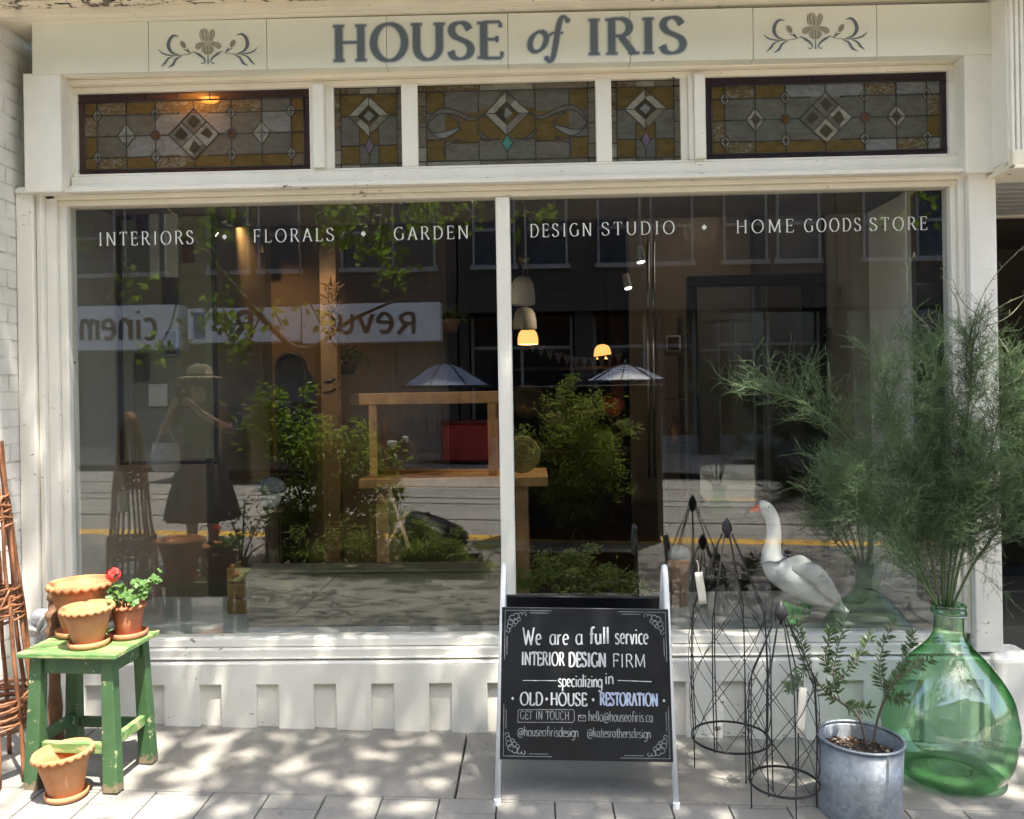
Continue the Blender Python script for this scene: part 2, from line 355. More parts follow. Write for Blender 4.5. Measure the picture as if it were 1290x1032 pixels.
class Pen:
    """draws ribbons on a plane: origin o, unit axes u and v, normal n"""
    def __init__(s, mb, o, u, v): s.mb = mb; s.o = V(o); s.u = V(u).normalized(); s.v = V(v).normalized(); s.n = s.u.cross(s.v); s.k = 0
    def P(s, x, y, d=0): return s.o+s.u*x+s.v*y+s.n*d
    def ribbon(s, pts, ws, lift=.0004):
        pts = [np.array(p[:2], float) for p in pts]; n = len(pts); s.k += 1; d = lift+(s.k % 40)*.00001
        if isinstance(ws, (int, float)): ws = [ws]*n
        L = []; R_ = []
        for i in range(n):
            t = pts[min(i+1, n-1)]-pts[max(i-1, 0)]; t = t/(np.linalg.norm(t)+1e-9); q = np.array([-t[1], t[0]])*ws[i]/2
            L.append(s.P(*(pts[i]+q), d)); R_.append(s.P(*(pts[i]-q), d))
        s.mb.add(L+R_, [(i, i+1, n+i+1, n+i) for i in range(n-1)])
    def disc(s, x, y, rx, ry, lift=.0004, n=14, rot=0):
        s.k += 1; c, q = math.cos(rot), math.sin(rot); P = []
        for k in range(n):
            a = 2*math.pi*k/n; X, Y = rx*math.cos(a), ry*math.sin(a); P.append(s.P(x+X*c-Y*q, y+X*q+Y*c, lift+(s.k % 40)*.00001))
        s.mb.add(P, [tuple(range(n))])
    def diamond(s, x, y, rx, ry, lift=.0004):
        s.mb.add([s.P(x-rx, y, lift), s.P(x, y-ry, lift), s.P(x+rx, y, lift), s.P(x, y+ry, lift)], [(0, 1, 2, 3)])
    def text(s, txt, x, y, h, width=None, thick=.12, thin=.05, serif=0., sp=.12, nib=20, slant=0., lift=.0004, jit=0., grow=0.):
        """lettering with its lower left corner at (x, y), cap height h, stretched to WIDTH"""
        sx = h if width is None else width/twidth(txt, sp); ca = 0
        for ch in txt:
            adv, strokes, feet = G[ch]; jx, jy = random.uniform(-jit, jit), random.uniform(-jit, jit)
            def T(p): return (x+(ca+p[0]+slant*p[1]+jx)*sx, y+(p[1]+jy)*h)
            for st in strokes:
                q = [T(p) for p in st]; ws = []
                short = len(st) == 2 and math.hypot(st[0][0]-st[1][0], st[0][1]-st[1][1]) < .26 and serif
                if len(q) == 2 and not (len(set(p[1] for p in st)) == 1):
                    q = [q[0], tuple((np.array(q[0])+np.array(q[1]))/2), q[1]]
                for i in range(len(q)):
                    a = np.array(q[min(i+1, len(q)-1)])-np.array(q[max(i-1, 0)]); ph = math.degrees(math.atan2(a[1], a[0]))
                    ws.append((thin*(1.5 if i else .8) if short else thin+(thick-thin)*abs(math.sin(math.radians(ph-nib))))*h+grow)
                s.ribbon(q, ws, lift)
            if serif:
                for f in feet:
                    q = T(f); r = serif*h; up = -1 if f[1] > .6 else 1
                    s.ribbon([(q[0]-r-grow/2, q[1]+up*.02*h), (q[0], q[1]+up*.028*h), (q[0]+r+grow/2, q[1]+up*.02*h)], [thin*h*.9+grow, thin*h*1.5+grow, thin*h*.9+grow], lift)
            ca += adv+sp
# ================================================================== ground, road
def sheet(name, x0, x1, y0, y1, dz, mat):
    mb = MB(); mb.add([(x0,y0,gz(x0)+dz),(x1,y0,gz(x1)+dz),(x1,y1,gz(x1)+dz),(x0,y1,gz(x0)+dz)], [(0,1,2,3)])
    return tag(mb.build(name, mat), kind='structure')
sheet('ground', -90, 90, -90, 60, -.30, M('packed_earth', (.16, .14, .11), .95))
sheet('ground', -14, 14, -5.02, 3.2, -.034, joint)
mb = MB()                                           # poured slabs along the shopfront
def slab(mb, x0, x1, y0, y1, g=.004):
    x0 += g; x1 -= g; y0 += g; y1 -= g
    mb.hexa([(x0,y0,gz(x0)-.06),(x1,y0,gz(x1)-.06),(x1,y1,gz(x1)-.06),(x0,y1,gz(x0)-.06),(x0,y0,gz(x0)),(x1,y0,gz(x1)),(x1,y1,gz(x1)),(x0,y1,gz(x0))])
for a, b in ((-12,-9), (-9,-6.5), (-6.5,-4.2), (-4.2,-2.06), (-2.06,-.335), (-.335,1.365), (1.365,3.1), (3.1,5), (5,8), (8,12)):
    slab(mb, a, b, -.71, 2.9 if a >= 1.36 and b <= 5 else -.02, .004)
tag(mb.build('pavement', conc, bevel=.006), kind='structure')
mb = MB(); cw = .223; x = -3.79+.052
ci = 0
while x < 3.4:
    y = -.712-(.02 if ci % 2 == 0 else .2); y1 = -.712
    if ci % 3 == 0: y = -.712-.11
    while y > -1.75:
        slab(mb, x, x+cw, max(y, -1.75), y1, .0025); y1 = y; y -= .33
    slab(mb, x, x+cw, -1.75, y1, .0025); x += cw; ci += 1
tag(mb.build('pavement', pave, bevel=.004), kind='structure')
mb = MB()
for i in range(-6, 6):
    for y0, y1 in ((-3.3,-1.755), (-4.72,-3.3)): slab(mb, i*1.7, i*1.7+1.7, y0, y1)
for i in range(-12, 12): slab(mb, i*1.2, i*1.2+1.2, -1.755, -.715) if i*1.2 < -3.8 or i*1.2 > 3.2 else None
tag(mb.build('pavement', conc, bevel=.006), kind='structure')
mb = MB()
for i in range(-6, 6): slab(mb, i*2.1+.3, i*2.1+2.4, -5.03, -4.724, .004)
tag(mb.build('kerb', yellow, bevel=.02), kind='structure')
sheet('road', -60, 60, -12.4, -5.03, -.16, asph)
mb = MB()
for y in (-7.0, -8.5, -9.1, -10.6):
    mb.add([(-50,y-.035,gz(-50)-.156),(50,y-.035,gz(50)-.156),(50,y+.035,gz(50)-.156),(-50,y+.035,gz(-50)-.156)], [(0,1,2,3)])
tag(mb.build('road', M('rail_steel', (.16, .14, .12), .35, .2, metal=.8)), kind='structure')
mb = MB()
for i in range(-10, 10): slab(mb, i*3, i*3+3, -16.6, -12.4, .005)
tag(mb.build('far_pavement', conc, bevel=.02), kind='structure')

# ================================================================== the shopfront
shop = thing('shopfront', 'white painted timber shopfront with two large display panes under five leaded glass transoms', 'shop', (0, 0, 0))
def part(mb, name, mat, parent=None, **k): return mb.build(name, mat, parent or shop, **k)
def bx(name, mat, *b, bevel=.006, parent=None):
    mb = MB()
    if isinstance(b[0][0] if isinstance(b[0], (tuple, list)) else 0, (tuple, list)): b = b[0]
    for q in (b if isinstance(b[0], (tuple, list)) else [b]): mb.box(*q)
    return part(mb, name, mat, parent, bevel=bevel)
# plinth with its row of recesses
mb = MB(); xa = at(337, 880, -.1).x; per = .2705; wd = .104
L_, R_ = -2.43, 2.245
mb.box(L_, 2.2, -.080, .04, -.25, .30)
edges = [L_]
for i in range(-9, 20):
    c = xa+i*per
    if L_+.06 < c < 2.02: edges += [c-wd/2, c+wd/2]
edges.append(2.235)
comb = [(L_, .330)]                                 # one front board cut out in notches
for i, e in enumerate(edges): comb += [(e, -.25 if i % 2 == 0 else -.25), (e, .236)] if i % 2 else ([(e, .236), (e, -.25)] if i else [(e, -.25)])
comb = comb[:-1]+[(2.235, .330)]
n = len(comb); mb.add([(x, -.1025, z) for x, z in comb]+[(x, -.079, z) for x, z in comb], [tuple(range(n)), tuple(range(2*n-1, n-1, -1))]+[(i, (i+1) % n, n+(i+1) % n, n+i) for i in range(n)])
mb.hexa([(L_,-.105,.330),(2.238,-.105,.330),(2.238,.02,.330),(L_,.02,.330),(L_,-.095,.338),(2.238,-.095,.338),(2.238,.02,.352),(L_,.02,.352)])
part(mb, 'plinth', plinth_paint, bevel=.005)
mb = MB(); mb.box(2.06, 2.262, -.135, .06, -.25, .357); part(mb, 'plinth_end', plinth_paint, bevel=.035, seg=4)
mb = MB(); mb.box(-2.26, 1.985, -.074, .05, .353, .393); mb.box(-2.26, 1.985, -.046, .05, .396, .434); mb.box(-2.26, 1.985, -.086, -.03, .349, .357)
part(mb, 'window_sill', white, bevel=.006)
# jambs, mullion, head
mb = MB()
for x0, x1, yf in ((-2.432,-2.352,-.094), (-2.349,-2.327,-.072), (-2.327,-2.312,-.085), (-2.312,-2.262,-.058), (-2.262,-2.222,-.036)):
    mb.box(x0, x1, yf, .05, .40 if x1 > -2.3 else .335, 2.56)
part(mb, 'jamb', white, bevel=.005)
mb = MB()
for x0, x1, yf, z0 in ((1.948,1.975,-.036,.434), (1.975,2.005,-.055,.434), (2.005,2.129,-.088,.357)): mb.box(x0, x1, yf, .05, z0, 2.56)
part(mb, 'jamb', white, bevel=.005)
bx('mullion', white, (-.168,-.101,-.045,.045,.436,2.506), bevel=.009)
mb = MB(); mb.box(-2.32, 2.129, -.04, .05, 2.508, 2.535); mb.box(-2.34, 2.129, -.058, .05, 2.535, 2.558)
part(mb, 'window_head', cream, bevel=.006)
mb = MB(); mb.box(-2.43, 2.14, -.105, .05, 2.558, 2.580); mb.box(-2.43, 2.14, -.088, .05, 2.5805, 2.594)
mb.box(-2.18, 1.99, -.066, .05, 2.594, 2.640); mb.box(-2.18, 1.99, -.052, .05, 2.641, 2.656)
part(mb, 'transom_rail', paint('rail_paint', (.80, .765, .69), .085), bevel=.005)
# posts and frames between the transoms
mb = MB()
for x0, x1, yf in ((-2.30,-2.19,-.05), (-2.19,-2.166,-.034), (-1.045,-1.02,-.036), (-1.02,-.968,-.075), (-.968,-.928,-.04), (-.604,-.528,-.05), (.311,.384,-.05), (.709,.742,-.036),
                   (.742,.765,-.06), (.765,.812,-.078), (.812,.826,-.036), (1.948,1.985,-.036), (1.985,2.10,-.05)):
    mb = MB(); mb.box(x0, x1, yf, .05, 2.656, 3.05); part(mb, 'transom_post', white, bevel=.005)
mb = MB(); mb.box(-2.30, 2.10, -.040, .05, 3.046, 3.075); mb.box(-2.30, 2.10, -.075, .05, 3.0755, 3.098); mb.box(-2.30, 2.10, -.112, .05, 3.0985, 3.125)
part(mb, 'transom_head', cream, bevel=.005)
a, b = at(38, 170, -.13), at(77, 170, -.13)
mb = MB(); mb.box(-2.365, b.x, -.13, .05, 2.555, 3.112); part(mb, 'corner_block', white, bevel=.006)
mb = MB(); mb.box(at(1216, 150, -.13).x, at(1268, 150, -.13).x, -.13, .05, at(1240, 217, -.13).z, 3.09); part(mb, 'corner_block', white, bevel=.006)
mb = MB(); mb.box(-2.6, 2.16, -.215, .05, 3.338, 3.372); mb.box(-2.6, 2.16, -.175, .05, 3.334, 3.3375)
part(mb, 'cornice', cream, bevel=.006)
mb = MB(); mb.box(-2.75, 3.4, -.47, .3, 3.385, 3.56); mb.box(-2.7, 2.3, -.27, .05, 3.3725, 3.3849); part(mb, 'cornice', peel, bevel=.01)
bx('upper_wall', M('upper_brick', (.25, .12, .08), .85, .25, 9, .3), (-2.75, 3.4, -.1, .3, 3.56, 8.2), bevel=0)
bx('roof', joint, (-2.75, 3.4, -.2, 7.2, 8.2, 8.35), bevel=0)
# panes and their lettering
mb = MB(); mb.box(-2.23, -.165, -.003, .003, .43, 2.512); pl = part(mb, 'window_pane', pane_glass)
mb = MB(); mb.box(-.104, 1.952, -.003, .003, .43, 2.512); pr = part(mb, 'window_pane', pane_glass)
def winlet(parent, words, dots):
    for t, x0, x1, z0, z1 in words:
        mb = MB(); pen = Pen(mb, (0, -.0045, 0), (1, 0, 0), (0, 0, 1)); pen.text(t, x0, z0, z1-z0, x1-x0, .105, .035, .10, .34, nib=8); part(mb, 'window_lettering', vinyl, parent)
    for x, z in dots:
        mb = MB(); pen = Pen(mb, (0, -.0045, 0), (1, 0, 0), (0, 0, 1)); pen.diamond(x, z, .013, .014); part(mb, 'diamond_mark', vinyl, parent)
winlet(pl, [('INTERIORS',-2.084,-1.622,2.322,2.385), ('FLORALS',-1.331,-.943,2.322,2.383), ('GARDEN',-.654,-.300,2.319,2.380)], [(-1.472,2.352), (-.802,2.352)])
winlet(pr, [('DESIGN',-.005,.285,2.319,2.380), ('STUDIO',.335,.676,2.320,2.381), ('HOME',.966,1.235,2.316,2.377), ('GOODS',1.285,1.548,2.315,2.376), ('STORE',1.590,1.855,2.314,2.375)], [(.816,2.348)])
# ------------------------------------------------------------------ leaded transoms
def glasscol(name, c, tr=.3, rip=.5, streak=None, rough=.12):
    m, t, b, o = nodes(name); co = objco(t); mp = N(t, 'ShaderNodeMapping'); mp.inputs['Scale'].default_value = (1, 1, 2.2); t.links.new(co, mp.inputs[0])
    f = noise(t, 16, 4, .6, mp.outputs[0], 1.2); k = ramp(t, f, [(.35, tuple(x*.75 for x in c)), (.65, tuple(min(1, x*1.2) for x in c))])
    if streak:
        v = noise(t, 34, 3, .6, mp.outputs[0], 1.5); k = mixc(t, ramp(t, v, [(.5, (0,0,0)), (.56, (1,1,1))]), k, streak)
    t.links.new(k, b.inputs['Base Color']); b.inputs['Roughness'].default_value = rough
    bumpn(t, b, noise(t, 30, 3, .6, mp.outputs[0], 1), rip, .004)
    tlu = t.nodes.new('ShaderNodeBsdfTranslucent'); t.links.new(mixc(t, .4, k, (.9, .5, .1)), tlu.inputs[0]); m0 = t.nodes.new('ShaderNodeMixShader'); m0.inputs[0].default_value = .3; t.links.new(b.outputs[0], m0.inputs[1]); t.links.new(tlu.outputs[0], m0.inputs[2])
    tp = t.nodes.new('ShaderNodeBsdfTransparent'); t.links.new(mixc(t, .35, k, (.9, .8, .6)), tp.inputs[0])
    mx = t.nodes.new('ShaderNodeMixShader'); mx.inputs[0].default_value = tr
    t.links.new(m0.outputs[0], mx.inputs[1]); t.links.new(tp.outputs[0], mx.inputs[2]); t.links.new(mx.outputs[0], o.inputs[0]); return m
GL = [glasscol('grey_cathedral_glass', (.205, .205, .175), .35, .25), glasscol('amber_glass', (.19, .135, .045), .3, .4), glasscol('rippled_glass', (.15, .11, .045), .25, .8, (.30, .27, .21)),
      glasscol('purple_border_glass', (.045, .03, .045), .15, .6), glasscol('pale_bevel_glass', (.40, .39, .32), .25, .5), glasscol('dark_bevel_glass', (.09, .085, .065), .4, .2),
      glasscol('teal_jewel_glass', (.10, .30, .26), .2, .3), glasscol('lilac_jewel_glass', (.22, .16, .24), .2, .3), glasscol('brown_jewel_glass', (.14, .055, .02), .2, .1), glasscol('cream_border_glass', (.22, .20, .15), .25, .5, (.27, .25, .2)),
      glasscol('clear_textured_glass', (.30, .31, .30), .3, .9)]
GREY, AMB, RIP, PUR, BEV, DBEV, TEAL, LIL, BRN, CRM, CLR = range(11)
class Leaded:
    def __init__(s, x0, x1, z0, z1):
        s.x0, s.x1, s.z0, s.z1 = x0, x1, z0, z1; s.W = x1-x0; s.H = z1-z0
        s.g = MB(); s.l = MB(); s.gp = Pen(s.g, (x0, -.014, z1), (1, 0, 0), (0, 0, -1)); s.lp = Pen(s.l, (x0, -.0175, z1), (1, 0, 0), (0, 0, -1)); s.k = 0
        s.lead_pts = []
    def q(s, u, v, d=0): return (s.x0+u*s.W, -.014-d, s.z1-v*s.H)
    def poly(s, pts, m, d=0):
        s.g.mi = m; s.k += 1; e = d+(s.k % 30)*.00001
        a = [0, 0] if d < .001 else [random.uniform(-.06, .06), random.uniform(-.06, .06)]
        cu = sum(p[0] for p in pts)/len(pts); cv = sum(p[1] for p in pts)/len(pts)
        s.g.add([s.q(u, v, e+.0005+((u-cu)*s.W*a[0]+(v-cv)*s.H*a[1])) for u, v in pts], [tuple(range(len(pts)))])
    def rect(s, u0, u1, v0, v1, m, d=0): s.poly([(u0, v0), (u1, v0), (u1, v1), (u0, v1)], m, d)
    def lead(s, pts, w=.006):
        P = [V(s.q(u, v, .003)) for u, v in pts]; s.l.tube(P, w*.42, 6)
    def dia(s, u, v, a, b, m, d=.0012, lead=True, inner=None):
        P = [(u-a, v), (u, v-b), (u+a, v), (u, v+b)]; s.poly(P, m, d)
        if inner is not None: s.poly([(u-a*.55, v), (u, v-b*.55), (u+a*.55, v), (u, v+b*.55)], inner, d+.0015)
        if lead: s.lead(P+[P[0]], .006)
    def done(s, label, name='stained_glass_window'):
        g = s.g.build(name, GL, shop); tag(g, label); s.l.build('leading', lead_m, g, smooth=True); return g
def geometric(x0, x1, z0, z1, label, tone):
    p = Leaded(x0, x1, z0, z1); R = random.Random(tone); ring = [AMB, RIP, AMB, RIP, CLR] if tone == 2 else [RIP, AMB, CLR, RIP, GREY]
    p.rect(0, 1, 0, .1, PUR); p.rect(0, 1, .93, 1, PUR); p.rect(0, .03, .1, .93, PUR); p.rect(.97, 1, .1, .93, PUR)
    us = [.03, .085, .21, .335, .5, .66, .79, .915, .97]
    for i in range(8):
        p.rect(us[i], us[i+1], .1, .26, R.choice(ring)); p.rect(us[i], us[i+1], .78, .93, R.choice([AMB, AMB, RIP, CLR] if tone == 2 else [AMB, AMB, AMB, RIP]))
        for v0, v1 in ((.26,.52), (.52,.78)):
            p.rect(us[i], us[i+1], v0, v1, R.choice([AMB, RIP]) if i in (0, 7) else (GREY if tone == 2 or R.random() < .6 else CLR))
    for i in range(1, 8):
        u = us[i]
        if i in (1, 7): p.lead([(u, .1), (u, .93)])
        elif i == 4: p.lead([(u, .1), (u, .22)]); p.lead([(u, .82), (u, .93)])
        else: p.lead([(u, .1), (u, .93)])
    for v in (.26, .78): p.lead([(.03, v), (.44 if v else 0, v)]); p.lead([(.56, v), (.97, v)])
    p.lead([(.03, .52), (.4, .52)]); p.lead([(.6, .52), (.97, .52)])
    for P in ([(0,.1),(1,.1)], [(0,.93),(1,.93)], [(.03,.1),(.03,.93)], [(.97,.1),(.97,.93)], [(0,0),(1,0),(1,1),(0,1),(0,0)]): p.lead(P, .009)
    for i in range(1, 7): p.lead([(i/7+R.uniform(-.01,.01), 0), (i/7, .1)]); p.lead([(i/7, .93), (i/7, 1)])
    for u in (.085, .335, .66, .915):
        for v in (.26, .78): p.dia(u, v, .022, .085, BEV, inner=DBEV if R.random() < .6 else CLR)
    for u in (.21, .79): p.dia(u, .52, .04, .145, BEV, inner=DBEV if tone == 2 else CLR)
    for u in (.335, .66):
        c = p.q(u, .52, .002); p.g.mi = BRN; p.g.ball(c, .02, .008, .02, 14, 8); p.l.tube([(c[0]+.021*math.cos(a), c[1]-.001, c[2]+.021*math.sin(a)) for a in np.linspace(0, 2*math.pi, 17)[:-1]], .0035, 6, closed=True)
    a, b = .108, .315
    for du, dv in ((-.5, 0), (.5, 0), (0, -.5), (0, .5)):
        p.dia(.5+du*a, .52+dv*b, a/2, b/2, BEV if (du+dv) > 0 else GREY, .0012, False, DBEV)
    p.lead([(.5-a, .52), (.5, .52-b), (.5+a, .52), (.5, .52+b), (.5-a, .52)], .008)
    p.lead([(.5-a/2, .52-b/2), (.5+a/2, .52+b/2)]); p.lead([(.5+a/2, .52-b/2), (.5-a/2, .52+b/2)])
    return p.done(label)
geometric(-2.172, -1.042, 2.656, 3.046, 'leaded transom with grey and amber glass lit by a warm lamp at its top edge', 1)
geometric(.823, 1.953, 2.660, 3.046, 'leaded transom with amber and rippled glass in a purple border', 2)
def bands(p, bu, bv, mats):
    R = random.Random(5)
    for k in range(4):
        n = 4 if k < 2 else 3
        for i in range(n):
            m = R.choice(mats)
            if k == 0: p.rect(0, bu, i/n, (i+1)/n, m)
            elif k == 1: p.rect(1-bu, 1, i/n, (i+1)/n, m)
            elif k == 2: p.rect(bu+(1-2*bu)*i/n, bu+(1-2*bu)*(i+1)/n, 0, bv, m)
            else: p.rect(bu+(1-2*bu)*i/n, bu+(1-2*bu)*(i+1)/n, 1-bv, 1, m)
            if i: p.lead({0: [(0, i/n), (bu, i/n)], 1: [(1-bu, i/n), (1, i/n)], 2: [(bu+(1-2*bu)*i/n, 0), (bu+(1-2*bu)*i/n, bv)], 3: [(bu+(1-2*bu)*i/n, 1-bv), (bu+(1-2*bu)*i/n, 1)]}[k], .005)
    for P in ([(bu,0),(bu,1)], [(1-bu,0),(1-bu,1)], [(0,bv),(1,bv)], [(0,1-bv),(1,1-bv)], [(0,0),(1,0),(1,1),(0,1),(0,0)]): p.lead(P)
def bevdia(p, u, v, a, b, k=.52):
    for m, (s0, s1) in zip((BEV, BEV, CRM, BEV), (((-1,0),(0,-1)), ((0,-1),(1,0)), ((1,0),(0,1)), ((0,1),(-1,0)))):
        p.poly([(u+s0[0]*a, v+s0[1]*b), (u+s1[0]*a, v+s1[1]*b), (u+s1[0]*a*k, v+s1[1]*b*k), (u+s0[0]*a*k, v+s0[1]*b*k)], m, .0012)
        p.lead([(u+s0[0]*a*k, v+s0[1]*b*k), (u+s0[0]*a, v+s0[1]*b)], .005)
    p.poly([(u-a*k, v), (u, v-b*k), (u+a*k, v), (u, v+b*k)], DBEV, .0012); p.poly([(u-a*k*.5, v), (u, v-b*k*.5), (u+a*k*.5, v), (u, v+b*k*.5)], CLR, .002)
    for q in (1, k): p.lead([(u-a*q, v), (u, v-b*q), (u+a*q, v), (u, v+b*q), (u-a*q, v)], .006)
def small(x0, x1, label):
    p = Leaded(x0, x1, 2.652, 3.043); bands(p, .09, .075, [CRM, CRM, RIP, BEV])
    p.rect(.09, .91, .075, .5, AMB); p.rect(.09, .36, .34, .70, GREY); p.rect(.64, .91, .34, .70, GREY); p.rect(.36, .64, .5, .7, AMB)
    p.rect(.09, .36, .70, .925, AMB); p.rect(.64, .91, .70, .925, AMB); p.rect(.36, .64, .70, .925, LIL if False else GREY)
    for P in ([(.09,.34),(.22,.34)], [(.78,.34),(.91,.34)], [(.36,.5),(.36,.925)], [(.64,.5),(.64,.925)], [(.09,.70),(.45,.70)], [(.55,.70),(.91,.70)], [(.5,.07),(.5,.15)], [(.5,.58),(.5,.62)], [(.5,.82),(.5,.925)]): p.lead(P, .006)
    bevdia(p, .5, .34, .30, .245); p.dia(.5, .71, .07, .10, LIL); return p.done(label)
small(-.929, -.600, 'small leaded light with a bevelled diamond, beside the wide scrollwork light on its lamp lit side')
small(.382, .711, 'small leaded light with a bevelled diamond, next to the purple bordered transom')
p = Leaded(-.528, .313, 2.655, 3.047); bands(p, .045, .08, [CRM, CRM, RIP, BEV])
p.rect(.045, .955, .08, .92, AMB)
for u0, u1, v0, v1 in ((.15,.34,.08,.34), (.34,.5,.08,.30), (.5,.66,.08,.30), (.66,.85,.08,.34), (.045,.15,.34,.66), (.85,.955,.34,.66), (.15,.34,.72,.92), (.34,.66,.68,.92), (.66,.85,.72,.92)): p.rect(u0, u1, v0, v1, GREY, .0004)
for u in (.34, .66): p.lead([(u, .08), (u, .34)], .006); p.lead([(u, .7), (u, .92)], .006)
for s in (1, -1):
    X = lambda u: .5+s*(u-.5)
    def scroll(pts, w0, m):
        c = spline(pts, 8); n = len(c); up = []; dn = []
        for i, q in enumerate(c):
            t = i/(n-1); w_ = w0*math.sin(math.pi*min(1, t*.9+.08)); up.append((X(q[0]), q[1]-w_)); dn.append((X(q[0]), q[1]+w_))
        for i in range(n-1): p.poly([up[i], up[i+1], dn[i+1], dn[i]], m, .001)
        p.lead(up, .0055); p.lead(dn, .0055)
    scroll([(.38,.36), (.30,.42), (.22,.34), (.13,.31), (.07,.40), (.05,.50), (.08,.58)], .03, GREY)
    scroll([(.08,.58), (.13,.61), (.19,.57), (.24,.52)], .04, CLR)
    scroll([(.17,.36), (.22,.42), (.23,.50), (.24,.54)], .02, CRM)
    scroll([(.41,.68), (.38,.66), (.35,.60), (.33,.56)], .03, GREY)
    scroll([(.15,.88), (.14,.78), (.15,.72), (.23,.66)], .025, CRM)
    for P in ([(.045,.34),(.08,.34)], [(.15,.08),(.15,.30)], [(.15,.66),(.15,.92)], [(.045,.66),(.15,.66)], [(.2,.70),(.34,.70)], [(.34,.67),(.46,.67)], [(.34,.40),(.34,.58)]): p.lead([(X(a), b) for a, b in P], .006)
p.lead([(.5,.08),(.5,.1)], .006); p.lead([(.5,.8),(.5,.92)], .006)
bevdia(p, .5, .36, .125, .27); p.dia(.5, .72, .032, .105, TEAL)
p.done('widest middle leaded light with ribbon scrolls and a teal diamond jewel')
# ------------------------------------------------------------------ the painted sign board
sign = thing('shop_sign', 'long cream sign board painted HOUSE of IRIS in slate blue between two iris sprays', 'sign', (0, -.02, 3.2), rot=(0, .0062, 0))
mb = MB(); js = [at(q, 60, -.14).x for q in (40, 187, 336, 487, 640, 794, 949, 1105, 1262)]
for a, b in zip(js, js[1:]): mb.box(a+.0012, b-.0012, -.12, .07, -.111, .122)
mb.build('sign_panel', sign_paint, sign, local=True, bevel=.0015)
SY = -.1215
def signpen(mb, lift=0): return Pen(mb, (0, SY-lift, 0), (1, 0, 0), (0, 0, 1))
W_ = [('HOUSE', -.894, -.116, -.083, .083, 0), ('IRIS', .272, .718, -.077, .085, 0)]
for t, x0, x1, z0, z1, sl_ in W_:
    mb = MB(); pn = signpen(mb); pn.text(t, x0, z0, z1-z0, x1-x0, .20, .058, .15, .17, nib=4, grow=.010); mb.build('letter_outline', slate_pale, sign, local=True)
    mb = MB(); pn = signpen(mb, .0008); pn.text(t, x0, z0, z1-z0, x1-x0, .20, .058, .15, .17, nib=4); mb.build('lettering', slate, sign, local=True)
for nm, mt, gw, lf in (('letter_outline', slate_pale, .010, 0), ('lettering', slate, 0, .0008)):
    mb = MB(); pn = signpen(mb, lf)
    ox, oz = .045, -.012
    o1 = [(ox+x*1.0+.25*y, oz+y) for x, y in arc(0, 0, .036, .046, 90, 450, 20)]
    pn.ribbon(o1, [(.010+.014*abs(math.sin(math.radians(a+65))))+gw for a in np.linspace(90, 450, 21)])
    fp = spline([(.183,.082), (.168,.098), (.150,.090), (.138,.05), (.126,-.02), (.112,-.085), (.095,-.103), (.080,-.092)], 6)
    n = len(fp); pn.ribbon(fp, [(.008+.016*math.sin(math.pi*i/(n-1)))+gw for i in range(n)])
    pn.disc(.180, .083, .011+gw/2, .011+gw/2); pn.disc(.084, -.090, .011+gw/2, .011+gw/2)
    pn.ribbon([(.098,.022), (.128,.028), (.162,.026)], [.006+gw, .012+gw, .006+gw]); pn.ribbon([(.083,.0), (.098,.016), (.108,.022)], [.01+gw, .009+gw, .004+gw])
    mb.build(nm, mt, sign, local=True)
